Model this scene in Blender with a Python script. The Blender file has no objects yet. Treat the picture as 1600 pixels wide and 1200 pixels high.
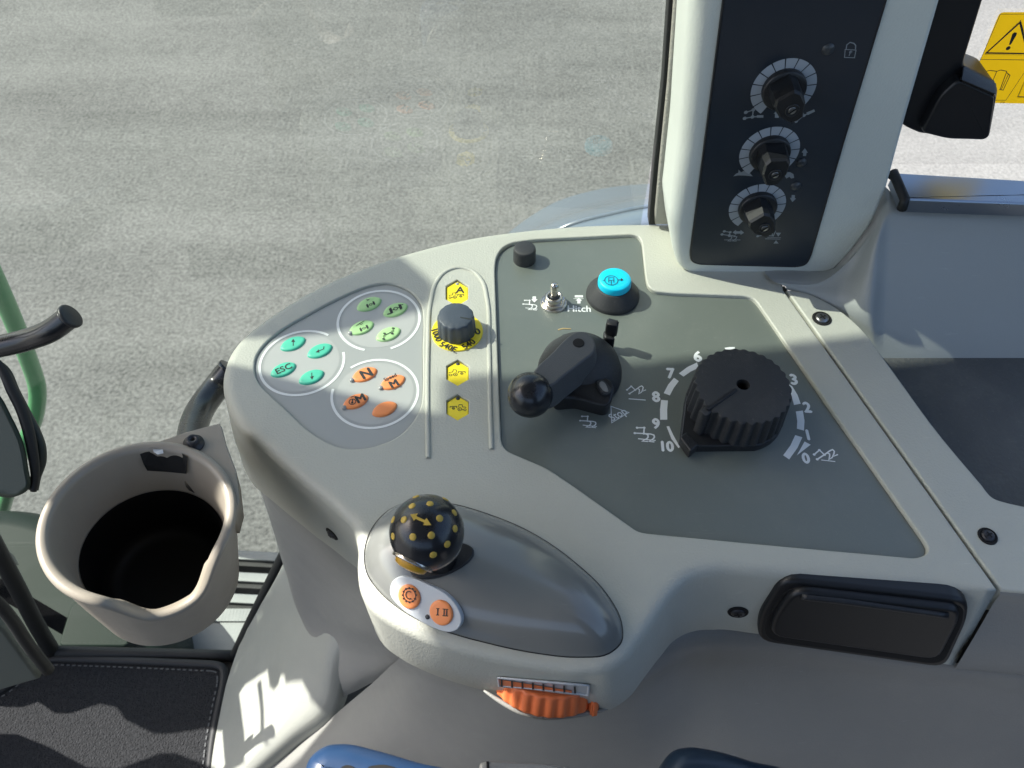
import bpy, bmesh, math, random
from mathutils import Vector, Matrix
from mathutils.bvhtree import BVHTree
random.seed(7)
R = math.radians
scn = bpy.context.scene
COL = scn.collection

# ------------------------------------------------------------------ camera, sky, sun, exposure
PITCH = R(52.0)
CAM_Z = 0.42                      # metres above the console top (console top is z = 0, outside ground z = -2)
cam = bpy.data.cameras.new("camera"); cam_o = bpy.data.objects.new("camera", cam); COL.objects.link(cam_o)
cam.sensor_width = 36.0; cam.lens = 27.0; cam.clip_start = 0.02; cam.clip_end = 2000.0
cam_o.location = (0, 0, CAM_Z); cam_o.rotation_euler = (math.pi/2 - PITCH, 0, 0)
scn.camera = cam_o
cam.dof.use_dof = True; cam.dof.focus_distance = 0.50; cam.dof.aperture_fstop = 20.0
SUN = Vector((-0.68, 0.20, 0.70)).normalized()          # direction towards the sun
w = bpy.data.worlds.new("World"); scn.world = w; w.use_nodes = True
nt = w.node_tree; bg = nt.nodes["Background"]
sky = nt.nodes.new("ShaderNodeTexSky"); sky.sky_type = 'NISHITA'; sky.sun_disc = False
sky.sun_elevation = math.asin(SUN.z); sky.sun_rotation = math.atan2(SUN.x, SUN.y)
sky.air_density = 1.0; sky.dust_density = 3.0; sky.ozone_density = 1.0
nt.links.new(sky.outputs[0], bg.inputs[0]); bg.inputs[1].default_value = 0.14
sl = bpy.data.lights.new("sun", 'SUN'); sl.energy = 5.0; sl.angle = R(0.5); sl.color = (1.0, 0.965, 0.89)
so = bpy.data.objects.new("sun", sl); COL.objects.link(so)
so.rotation_euler = SUN.to_track_quat('Z', 'Y').to_euler(); so.location = SUN*5
vs = scn.view_settings; vs.view_transform = 'Standard'; vs.look = 'None'; vs.gamma = 1.0; vs.exposure = 1.12

# ------------------------------------------------------------------ pixel -> world
FWD = Vector((0, math.cos(PITCH), -math.sin(PITCH))); UP = Vector((0, math.sin(PITCH), math.cos(PITCH)))
EYE = Vector((0, 0, CAM_Z))
def ray(px, py): return FWD + Vector((1, 0, 0))*((px-800)/1200.0) + UP*((600-py)/1200.0)
def P(px, py, z=0.0):
    d = ray(px, py); return EYE + d*((z-CAM_Z)/d.z)
def PY(px, py, y):
    d = ray(px, py); return EYE + d*(y/d.y)
def PD(px, py, depth): return EYE + ray(px, py)*depth
def PP(px, py, pl):
    d = ray(px, py); p0, n = pl; return EYE + d*((p0-EYE).dot(n)/d.dot(n))
ZUP = Vector((0, 0, 1))
def pz(z): return (Vector((0, 0, z)), ZUP)
def pxs(pl, px, py): return (PP(px+1, py, pl)-PP(px, py, pl)).length      # metres per pixel on a plane

# ------------------------------------------------------------------ object bookkeeping
WORLD = {}
def thing(name, label, cat, loc, group=None):
    o = bpy.data.objects.new(name, None); COL.objects.link(o); o.empty_display_size = 0.01
    o.location = loc; o['label'] = label; o['category'] = cat; o['kind'] = 'thing'
    if group: o['group'] = group
    WORLD[o] = Vector(loc); return o
def obj(name, bm, mat, parent=None, smooth=True, wn=True, kind=None, label=None):
    me = bpy.data.meshes.new(name)
    if isinstance(bm, bmesh.types.BMesh):
        bmesh.ops.remove_doubles(bm, verts=bm.verts, dist=1e-7)
        bm.to_mesh(me); bm.free()
    else: me = bm; me.name = name
    n = len(me.vertices)
    lo = Vector((1e9,)*3); hi = Vector((-1e9,)*3)
    for v in me.vertices:
        for k in range(3):
            lo[k] = min(lo[k], v.co[k]); hi[k] = max(hi[k], v.co[k])
    c = (lo+hi)/2 if n else Vector((0, 0, 0))
    me.transform(Matrix.Translation(-c))
    for p in me.polygons: p.use_smooth = smooth
    o = bpy.data.objects.new(name, me); COL.objects.link(o)
    for m in (mat if isinstance(mat, (list, tuple)) else [mat]): me.materials.append(m)
    WORLD[o] = c
    if parent is not None:
        o.parent = parent; o.location = c - WORLD[parent]
    else: o.location = c
    if smooth and wn:
        m = o.modifiers.new("normals", 'WEIGHTED_NORMAL'); m.keep_sharp = True
    if kind: o['kind'] = kind
    if label: o['label'] = label
    return o
def solo(o, label, cat, group=None, kind='thing'):
    o['label'] = label; o['category'] = cat; o['kind'] = kind
    if group: o['group'] = group
    return o

# ------------------------------------------------------------------ curves and meshes
def cr(pts, n=8, closed=False):
    """Catmull-Rom through points (any length tuples / Vectors)."""
    pts = [Vector(p) if not isinstance(p, Vector) else p for p in pts]
    m = len(pts); out = []
    segs = m if closed else m-1
    for i in range(segs):
        p1, p2 = pts[i], pts[(i+1) % m]
        p0 = pts[(i-1) % m] if (closed or i > 0) else p1*2-p2
        p3 = pts[(i+2) % m] if (closed or i+2 < m) else p2*2-p1
        # chord-length tangents keep uneven spacing from overshooting
        d1 = max((p1-p0).length, 1e-9); d2 = max((p2-p1).length, 1e-9); d3 = max((p3-p2).length, 1e-9)
        t1 = ((p1-p0)/d1*d2 + (p2-p1)/d2*d1)/(d1+d2)*d2
        t2 = ((p2-p1)/d2*d3 + (p3-p2)/d3*d2)/(d2+d3)*d2
        for k in range(n):
            t = k/n; t_2 = t*t; t_3 = t_2*t
            out.append(p1*(2*t_3-3*t_2+1) + t1*(t_3-2*t_2+t) + p2*(-2*t_3+3*t_2) + t2*(t_3-t_2))
    if not closed: out.append(pts[-1].copy())
    return out
def rounded(pts, r, n=5):
    """fillet corners of a closed polygon; r a number or list."""
    out = []; m = len(pts)
    for i in range(m):
        a, b, c = pts[i-1], pts[i], pts[(i+1) % m]
        rr = r[i] if isinstance(r, (list, tuple)) else r
        u = (a-b); v = (c-b); L = min(rr, u.length*.48, v.length*.48)
        if L < 1e-6: out.append(b.copy()); continue
        s = b+u.normalized()*L; e = b+v.normalized()*L
        for k in range(n+1):
            t = k/n; out.append(s*(1-t)**2 + b*2*t*(1-t) + e*t*t)
    return out
def ccw(loop, n):
    a = Vector((0, 0, 0))
    for i in range(len(loop)): a += loop[i-1].cross(loop[i])
    return loop if a.dot(n) > 0 else loop[::-1]
def inward(loop, n):
    m = len(loop); res = []
    for i in range(m):
        d1 = (loop[i]-loop[i-1]); d2 = (loop[(i+1) % m]-loop[i])
        n1 = n.cross(d1).normalized() if d1.length > 1e-9 else Vector((0, 0, 0))
        n2 = n.cross(d2).normalized() if d2.length > 1e-9 else n1
        b = n1+n2
        if b.length < 1e-6: b = n1.copy()
        b.normalize(); k = max(b.dot(n1), 0.5)
        res.append(b/k)
    return res
def ring(bm, pts): return [bm.verts.new(p) for p in pts]
def bridge(bm, a, b, closed=True):
    m = len(a)
    for i in range(m if closed else m-1):
        j = (i+1) % m
        try: bm.faces.new((a[i], a[j], b[j], b[i]))
        except ValueError: pass
def slab(loop, n, depth, r=0.001, seg=3, bm=None, bottom=False, draft=0.0, dome=0.0):
    """solid with outline `loop` (its top face), normal n, fillet r on the top edge, walls `depth` down."""
    own = bm is None
    if own: bm = bmesh.new()
    n = n.normalized(); loop = ccw([Vector(p) for p in loop], n); inn = inward(loop, n)
    rs = [r(p) for p in loop] if callable(r) else [r]*len(loop)
    top = ring(bm, [p+i*q for p, i, q in zip(loop, inn, rs)]); prev = top
    for k in range(1, seg+1):
        a = math.pi/2*k/seg
        cur = ring(bm, [p+i*(q-q*math.sin(a)) - n*(q-q*math.cos(a)) for p, i, q in zip(loop, inn, rs)])
        bridge(bm, cur, prev); prev = cur
    low = ring(bm, [p-i*draft - n*depth for p, i in zip(loop, inn)])
    bridge(bm, low, prev)
    bm.faces.new(top)
    if bottom: bm.faces.new(low[::-1])
    return bm
def flat(loops, n, bm=None):
    bm = bm or bmesh.new()
    for l in loops:
        bm.faces.new(ring(bm, ccw([Vector(p) for p in l], n)))
    return bm
def frame_of(n, hint=Vector((1, 0, 0))):
    n = n.normalized(); ex = (hint-n*hint.dot(n)).normalized(); return ex, n.cross(ex), n
def lathe(center, axis, prof, seg=40, bm=None, rfun=None, cap0=False, cap1=True, hint=Vector((1, 0, 0))):
    """prof = [(radius, height along axis)]; rfun(a, k, r) modulates the radius."""
    bm = bm or bmesh.new(); ex, ey, ez = frame_of(axis, hint); prev = None; first = None
    for k, (r, h) in enumerate(prof):
        rr = []
        for i in range(seg):
            a = 2*math.pi*i/seg; q = rfun(a, k, r) if rfun else r
            rr.append(center + (ex*math.cos(a)+ey*math.sin(a))*q + ez*h)
        cur = ring(bm, rr)
        if prev: bridge(bm, prev, cur)
        else: first = cur
        prev = cur
    if cap1: bm.faces.new(prev)
    if cap0: bm.faces.new(first[::-1])
    return bm
def tube(path, rad, seg=14, bm=None, caps=True, closed=False):
    bm = bm or bmesh.new(); m = len(path); prev = None; nrm = None; first = None
    for i in range(m):
        t = (path[(i+1) % m if closed else min(i+1, m-1)]-path[i-1 if (closed or i) else 0]).normalized()
        if nrm is None: nrm = t.orthogonal().normalized()
        nrm = (nrm-t*nrm.dot(t)).normalized(); b = t.cross(nrm)
        r = rad(i/(m-1)) if callable(rad) else rad
        cur = ring(bm, [path[i]+(nrm*math.cos(2*math.pi*k/seg)+b*math.sin(2*math.pi*k/seg))*r for k in range(seg)])
        if prev: bridge(bm, prev, cur)
        else: first = cur
        prev = cur
    if closed: bridge(bm, prev, first)
    elif caps: bm.faces.new(prev); bm.faces.new(first[::-1])
    return bm
def bead(path, wdt, hgt, n, bm=None):
    """rounded raised line lying on a surface with normal n."""
    bm = bm or bmesh.new(); m = len(path); prev = None
    prof = [(-1, -.6), (-.85, .55), (-.5, .93), (0, 1), (.5, .93), (.85, .55), (1, -.6)]
    for i in range(m):
        t = (path[min(i+1, m-1)]-path[max(i-1, 0)]).normalized(); s = n.cross(t).normalized()
        cur = ring(bm, [path[i]+s*(a*wdt/2)+n*(b*hgt) for a, b in prof])
        if prev: bridge(bm, cur, prev, closed=False)
        prev = cur
    return bm
def box(bm, lo, hi, rot=None, at=None):
    vs_ = [Vector((x, y, z)) for z in (lo[2], hi[2]) for y in (lo[1], hi[1]) for x in (lo[0], hi[0])]
    if rot is not None: vs_ = [rot @ v for v in vs_]
    if at is not None: vs_ = [v+at for v in vs_]
    v = [bm.verts.new(q) for q in vs_]
    for f in ((0, 2, 3, 1), (4, 5, 7, 6), (0, 1, 5, 4), (2, 6, 7, 3), (0, 4, 6, 2), (1, 3, 7, 5)): bm.faces.new([v[i] for i in f])
    return bm
def loft(rows, nu=6, nv=6):
    """smooth sheet through a grid of 3-D control points."""
    rr = [cr(r, nu) for r in rows]
    cols = [cr([r[i] for r in rr], nv) for i in range(len(rr[0]))]
    bm = bmesh.new(); g = [ring(bm, c) for c in cols]
    for i in range(len(g)-1):
        for j in range(len(g[0])-1):
            bm.faces.new((g[i][j], g[i+1][j], g[i+1][j+1], g[i][j+1]))
    return bm
def arc3(c, ex, ey, r, a0, a1, n=24): return [c+(ex*math.cos(a0+(a1-a0)*k/n)+ey*math.sin(a0+(a1-a0)*k/n))*r for k in range(n+1)]
def bvh_of(o):
    me = o.data; off = WORLD[o]
    return BVHTree.FromPolygons([v.co+off for v in me.vertices], [tuple(p.vertices) for p in me.polygons])
def hit(tree, px, py):
    loc, n, i, d = tree.ray_cast(EYE, ray(px, py).normalized())
    if loc is None: return None, None
    if n.dot(ray(px, py)) > 0: n = -n
    return loc, n

class Print:
    """flat print on a plane, drawn in photo pixels of that plane; every stroke a hair above the last."""
    def __init__(s, pl, lift=1.2e-4): s.pl = pl; s.n = pl[1].normalized(); s.bm = bmesh.new(); s.k = 0; s.lift = lift
    def up(s): s.k += 1; return s.n*(s.lift+s.k*1.5e-5)
    def pt(s, p): return PP(p[0], p[1], s.pl)
    def poly(s, pts):
        u = s.up(); flat([[s.pt(p)+u for p in pts]], s.n, s.bm); return s
    def disc(s, c, r, seg=12):
        C = s.pt(c); rr = r*pxs(s.pl, *c); ex, ey, _ = frame_of(s.n); u = s.up()
        flat([[C+u+(ex*math.cos(2*math.pi*i/seg)+ey*math.sin(2*math.pi*i/seg))*rr for i in range(seg)]], s.n, s.bm); return s
    def line(s, pts, wd=1.4, closed=False):
        q = [s.pt(p) for p in pts]; wm = wd*pxs(s.pl, *pts[0])/2; m = len(q)
        u = s.up()
        a, b = [], []
        for i in range(m):
            d1 = (q[i]-q[i-1]).normalized() if (i > 0 or closed) else (q[i+1]-q[i]).normalized()
            d2 = (q[(i+1) % m]-q[i]).normalized() if (i < m-1 or closed) else d1
            t = d1+d2
            if t.length < .3: t = d1.copy()
            t.normalize(); sd = s.n.cross(t); k = 1/max(t.dot(d1), .6)
            a.append(s.bm.verts.new(q[i]+sd*wm*k+u)); b.append(s.bm.verts.new(q[i]-sd*wm*k+u))
        for i in range(m if closed else m-1):
            j = (i+1) % m
            s.bm.faces.new((b[i], b[j], a[j], a[i]))
        return s
    def circle(s, c, r, wd=1.2, seg=22, asp=None):
        C = s.pt(c); rr = r*pxs(s.pl, *c); wm = wd*pxs(s.pl, *c)/2; ex, ey, _ = frame_of(s.n); u = s.up()
        o = ring(s.bm, [C+u+(ex*math.cos(2*math.pi*i/seg)+ey*math.sin(2*math.pi*i/seg))*(rr+wm) for i in range(seg)])
        n_ = ring(s.bm, [C+u+(ex*math.cos(2*math.pi*i/seg)+ey*math.sin(2*math.pi*i/seg))*(rr-wm) for i in range(seg)])
        bridge(s.bm, o, n_); return s
    def arc(s, c, r0, r1, a0, a1, seg=20):
        C = s.pt(c); k = pxs(s.pl, *c); ex, ey, _ = frame_of(s.n); u = s.up()
        o = ring(s.bm, [p+u for p in arc3(C, ex, ey, r1*k, a0, a1, seg)]); i = ring(s.bm, [p+u for p in arc3(C, ex, ey, r0*k, a0, a1, seg)])
        bridge(s.bm, i, o, closed=False); return s
    def text(s, txt, c, h, ang=0.0, bold=0.0, squash=1.0):
        """c = centre in photo pixels, h = capital height in pixels, ang = direction of writing in pixels (degrees)."""
        fc = bpy.data.curves.new("t", 'FONT'); fc.body = txt; fc.align_x = 'CENTER'; fc.align_y = 'CENTER'
        fc.size = 1.0; fc.resolution_u = 3
        to = bpy.data.objects.new("t", fc); COL.objects.link(to)
        dg = bpy.context.evaluated_depsgraph_get(); me = bpy.data.meshes.new_from_object(to.evaluated_get(dg))
        bpy.data.objects.remove(to); bpy.data.curves.remove(fc)
        C = s.pt(c); ex = (PP(c[0]+math.cos(R(ang)), c[1]-math.sin(R(ang)), s.pl)-C).normalized(); ey = s.n.cross(ex)
        kv = (PP(c[0], c[1]+h/2, s.pl)-PP(c[0], c[1]-h/2, s.pl)).length/0.69
        u = s.up(); M = Matrix((ex*kv*squash, ey*kv, s.n)).transposed().to_4x4(); M.translation = C+u
        ys = [v.co.y for v in me.vertices]; xs = [v.co.x for v in me.vertices]
        if ys: me.transform(Matrix.Translation((-(min(xs)+max(xs))/2, -(min(ys)+max(ys))/2, 0)))
        me.transform(M)
        for q, (bx_, by_) in enumerate([(0, 0)]+([(bold, 0), (-bold, 0), (0, bold), (0, -bold)] if bold else [])):
            m2 = me.copy(); m2.transform(Matrix.Translation(ex*bx_*kv+ey*by_*kv+s.n*q*1.2e-5)); s.bm.from_mesh(m2); bpy.data.meshes.remove(m2)
        s.k += 4; bpy.data.meshes.remove(me); return s
    def done(s, name, mat, parent=None, label=None):
        bmesh.ops.recalc_face_normals(s.bm, faces=s.bm.faces)
        for f in s.bm.faces:
            if f.normal.dot(s.n) < 0: f.normal_flip()
        return obj(name, s.bm, mat, parent, smooth=False, label=label)

# ------------------------------------------------------------------ materials
def mat(name, col, rough=.5, metal=0.0, spec=.5, grain=None, vary=0.0, vscale=8.0, coat=0.0, rvary=0.0, dust=0.0, scratch=0.0):
    m = bpy.data.materials.new(name); m.use_nodes = True; t = m.node_tree; b = t.nodes["Principled BSDF"]
    b.inputs["Base Color"].default_value = (*col, 1); b.inputs["Roughness"].default_value = rough
    b.inputs["Metallic"].default_value = metal; b.inputs["Specular IOR Level"].default_value = spec
    b.inputs["Coat Weight"].default_value = coat; b.inputs["Coat Roughness"].default_value = .12
    tc = t.nodes.new("ShaderNodeTexCoord")
    if vary:
        n = t.nodes.new("ShaderNodeTexNoise"); n.inputs["Scale"].default_value = vscale; n.inputs["Detail"].default_value = 6; n.inputs["Roughness"].default_value = .65
        t.links.new(tc.outputs["Object"], n.inputs["Vector"])
        mx = t.nodes.new("ShaderNodeMix"); mx.data_type = 'RGBA'
        mx.inputs[6].default_value = (*[c*(1-vary) for c in col], 1); mx.inputs[7].default_value = (*[min(c*(1+vary), 1) for c in col], 1)
        t.links.new(n.outputs["Fac"], mx.inputs[0]); t.links.new(mx.outputs[2], b.inputs["Base Color"])
    def overlay(vec_scale, scale, lo_, hi_, amt, colr, rot=0.0):
        mp = t.nodes.new("ShaderNodeMapping"); mp.inputs["Scale"].default_value = vec_scale; mp.inputs["Rotation"].default_value = (0, 0, rot)
        t.links.new(tc.outputs["Object"], mp.inputs[0]); n = t.nodes.new("ShaderNodeTexNoise"); n.inputs["Scale"].default_value = scale; n.inputs["Detail"].default_value = 5; n.inputs["Roughness"].default_value = .7
        t.links.new(mp.outputs[0], n.inputs["Vector"]); mr = t.nodes.new("ShaderNodeMapRange"); mr.inputs[1].default_value = lo_; mr.inputs[2].default_value = hi_; mr.inputs[3].default_value = 0; mr.inputs[4].default_value = amt
        t.links.new(n.outputs["Fac"], mr.inputs[0]); mx = t.nodes.new("ShaderNodeMix"); mx.data_type = 'RGBA'; mx.inputs[7].default_value = (*colr, 1)
        src = b.inputs["Base Color"].links[0].from_socket if b.inputs["Base Color"].links else None
        if src: t.links.new(src, mx.inputs[6])
        else: mx.inputs[6].default_value = (*col, 1)
        t.links.new(mr.outputs[0], mx.inputs[0]); t.links.new(mx.outputs[2], b.inputs["Base Color"])
    if dust:
        overlay((1, 1, 1), 420, .60, .74, dust, (.42, .40, .35)); overlay((1, 1, 1), 26, .50, .75, dust*.5, (.40, .38, .33))
    if scratch:
        overlay((1, 14, 1), 34, .66, .70, scratch, tuple(min(c*1.7+.04, 1) for c in col), .5); overlay((16, 1, 1), 30, .67, .71, scratch, tuple(c*.6 for c in col), -.35)
    if rvary:
        n = t.nodes.new("ShaderNodeTexNoise"); n.inputs["Scale"].default_value = 22; n.inputs["Detail"].default_value = 8; n.inputs["Roughness"].default_value = .7
        t.links.new(tc.outputs["Object"], n.inputs["Vector"])
        mr = t.nodes.new("ShaderNodeMapRange"); mr.inputs[1].default_value = .3; mr.inputs[2].default_value = .7
        mr.inputs[3].default_value = max(rough-rvary, .02); mr.inputs[4].default_value = min(rough+rvary, 1)
        t.links.new(n.outputs["Fac"], mr.inputs[0]); t.links.new(mr.outputs[0], b.inputs["Roughness"])
    if grain:
        n = t.nodes.new("ShaderNodeTexNoise"); n.inputs["Scale"].default_value = grain[0]; n.inputs["Detail"].default_value = 3
        t.links.new(tc.outputs["Object"], n.inputs["Vector"])
        bp = t.nodes.new("ShaderNodeBump"); bp.inputs["Strength"].default_value = grain[1]; bp.inputs["Distance"].default_value = grain[2]
        t.links.new(n.outputs["Fac"], bp.inputs["Height"]); t.links.new(bp.outputs[0], b.inputs["Normal"])
    return m
M = {}
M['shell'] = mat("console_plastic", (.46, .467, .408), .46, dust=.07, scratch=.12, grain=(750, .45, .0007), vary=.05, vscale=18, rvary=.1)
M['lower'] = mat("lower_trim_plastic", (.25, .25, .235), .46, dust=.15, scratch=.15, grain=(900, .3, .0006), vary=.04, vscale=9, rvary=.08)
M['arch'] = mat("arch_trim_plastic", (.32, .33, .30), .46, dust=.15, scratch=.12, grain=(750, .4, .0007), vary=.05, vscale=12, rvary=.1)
M['pillar'] = mat("pillar_plastic", (.60, .63, .58), .5, grain=(900, .35, .0007), vary=.025, vscale=12, rvary=.06)
M['panel'] = mat("hitch_panel_foil", (.135, .155, .138), .33, spec=.8, dust=.10, scratch=.25, grain=(1600, .25, .0003), vary=.05, vscale=25, rvary=.05)
M['keyfoil'] = mat("keypad_foil", (.36, .375, .36), .3, grain=(1500, .12, .0002), rvary=.02)
M['foildisc'] = mat("keypad_clear_disc", (.44, .45, .43), .22, rvary=.02)
M['darkpanel'] = mat("dark_panel_foil", (.016, .023, .033), .34, grain=(1500, .15, .0002), rvary=.08)
M['black'] = mat("black_plastic", (.014, .015, .017), .38, dust=.07, grain=(1500, .3, .0004), rvary=.08)
M['blackdeep'] = mat("deep_black_plastic", (.006, .007, .009), .42)
M['blackmat'] = mat("matt_black_plastic", (.027, .029, .031), .55, dust=.10, grain=(1700, .5, .0005), rvary=.08)
M['hole'] = mat("dark_hole", (.004, .004, .004), .8)
M['rubber'] = mat("rubber_seal", (.012, .013, .013), .6, grain=(500, .2, .0005))
M['ball'] = mat("gloss_black_ball", (.010, .012, .016), .28, coat=.25, rvary=.06)
M['knobgrey'] = mat("slate_knob_plastic", (.055, .07, .09), .45, grain=(1500, .4, .0004), vary=.1, vscale=60)
M['yellow'] = mat("yellow_plastic", (.95, .76, .025), .38, grain=(1500, .1, .0002))
M['dotyellow'] = mat("ochre_dot", (.55, .38, .06), .5)
M['amber'] = mat("amber_button", (.55, .30, .02), .3)
M['orange'] = mat("orange_button", (.95, .31, .10), .42, grain=(1500, .1, .0002))
M['wheelorange'] = mat("orange_wheel_plastic", (.78, .19, .06), .45, vary=.06, vscale=80)
M['teal'] = mat("teal_button", (.085, .55, .37), .38)
M['lgreen'] = mat("pale_green_button", (.43, .70, .31), .4)
M['cyan'] = mat("cyan_button", (.0, .60, .83), .4)
M['white'] = mat("white_print", (.78, .80, .78), .5)
M['wprint'] = mat("panel_white_print", (.80, .83, .82), .5)
M['ringprint'] = mat("dial_ring_print", (.34, .38, .42), .5)
M['grprint'] = mat("grey_print", (.24, .27, .29), .5)
M['ink'] = mat("dark_ink", (.02, .025, .025), .6)
M['led'] = mat("indicator_lens", (.34, .35, .34), .2)
M['dimled'] = mat("dim_indicator", (.045, .05, .055), .3)
M['chrome'] = mat("worn_metal", (.62, .58, .52), .25, metal=1.0, rvary=.1)
M['steel'] = mat("screw_steel", (.30, .30, .30), .35, metal=1.0)
M['darksteel'] = mat("dark_screw", (.05, .05, .055), .4, metal=.6)
M['pod'] = mat("gloss_grey_pod", (.185, .192, .182), .22, scratch=.15, grain=(700, .06, .0003), coat=.6, rvary=.05)
M['capsule'] = mat("pale_capsule", (.52, .55, .57), .3)
M['clear'] = mat("clear_strip", (.42, .45, .47), .1)
M['cup'] = mat("taupe_plastic", (.33, .295, .24), .42, dust=.12, scratch=.2, grain=(700, .12, .0004), vary=.06, vscale=30, rvary=.1)
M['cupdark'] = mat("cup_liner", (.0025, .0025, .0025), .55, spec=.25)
M['mat'] = mat("floor_mat_pile", (.036, .037, .040), .95, spec=.1, grain=(420, 1.0, .004), vary=.65, vscale=190)
M['matedge'] = mat("mat_binding", (.02, .021, .023), .6)
M['stitch'] = mat("stitch_thread", (.11, .115, .12), .8)
M['floor'] = mat("cab_floor", (.03, .03, .03), .7)
M['green'] = mat("green_paint", (.045, .30, .085), .3, coat=.4)
M['dkgreen'] = mat("dark_green_paint", (.010, .020, .015), .5, spec=.15, vary=.3, vscale=4)
M['sage'] = mat("sage_plastic", (.11, .125, .108), .5, grain=(900, .2, .0005))
M['bluep'] = mat("blue_plastic", (.015, .044, .11), .35, grain=(900, .1, .0004))
M['dashface'] = mat("dash_face_plastic", (.022, .037, .025), .5, grain=(900, .2, .0005))
M['navy'] = mat("navy_plastic", (.012, .025, .045), .3)
M['alu'] = mat("aluminium_step", (.24, .25, .25), .45, metal=.5, vary=.2, vscale=20)
M['gloss'] = mat("satin_sill", (.33, .38, .44), .3, metal=.85, rvary=.05)
M['tray'] = mat("tray_mat", (.075, .080, .080), .6, dust=.18, grain=(300, .5, .002), vary=.35, vscale=12)
M['trim'] = mat("rear_trim_plastic", (.32, .34, .33), .44, dust=.12, scratch=.12, grain=(900, .25, .0005), vary=.03, vscale=10, rvary=.08)
M['sticker'] = mat("warning_yellow", (.86, .56, .01), .4, vary=.03, vscale=60)
M['stickerpale'] = mat("pale_sticker", (.75, .76, .75), .4)
M['fender'] = mat("fender_paint", (.10, .13, .17), .18, coat=.5)
M['roof'] = mat("roof_lining", (.30, .30, .29), .8)
M['straw'] = mat("dry_straw", (.50, .36, .16), .8)
M['vinyl'] = mat("beige_vinyl", (.33, .32, .28), .6, grain=(420, .6, .0015))

def glass_mat(name, tint, haze=1.0, ior=1.75):
    m = bpy.data.materials.new(name); m.use_nodes = True; t = m.node_tree; t.nodes.clear()
    out = t.nodes.new("ShaderNodeOutputMaterial"); tr = t.nodes.new("ShaderNodeBsdfTransparent"); tr.inputs[0].default_value = (*tint, 1)
    gl = t.nodes.new("ShaderNodeBsdfGlossy"); gl.inputs[1].default_value = .01
    df = t.nodes.new("ShaderNodeBsdfDiffuse"); df.inputs[0].default_value = (.8, .8, .76, 1)
    fr = t.nodes.new("ShaderNodeFresnel"); fr.inputs[0].default_value = ior
    tc = t.nodes.new("ShaderNodeTexCoord"); n = t.nodes.new("ShaderNodeTexNoise"); n.inputs["Scale"].default_value = 4.5; n.inputs["Detail"].default_value = 7
    t.links.new(tc.outputs["Object"], n.inputs["Vector"])
    mr = t.nodes.new("ShaderNodeMapRange"); mr.inputs[1].default_value = .3; mr.inputs[2].default_value = .8; mr.inputs[3].default_value = .006*haze; mr.inputs[4].default_value = .045*haze
    t.links.new(n.outputs["Fac"], mr.inputs[0])
    a = t.nodes.new("ShaderNodeMixShader"); b = t.nodes.new("ShaderNodeMixShader")
    t.links.new(mr.outputs[0], a.inputs[0]); t.links.new(tr.outputs[0], a.inputs[1]); t.links.new(df.outputs[0], a.inputs[2])
    t.links.new(fr.outputs[0], b.inputs[0]); t.links.new(a.outputs[0], b.inputs[1]); t.links.new(gl.outputs[0], b.inputs[2])
    t.links.new(b.outputs[0], out.inputs[0]); return m
M['glass'] = glass_mat("tinted_window_glass", (.66, .712, .665), 1.0, 1.7)
M['clearglass'] = glass_mat("clear_window_glass", (.97, .97, .97), .5)

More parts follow.
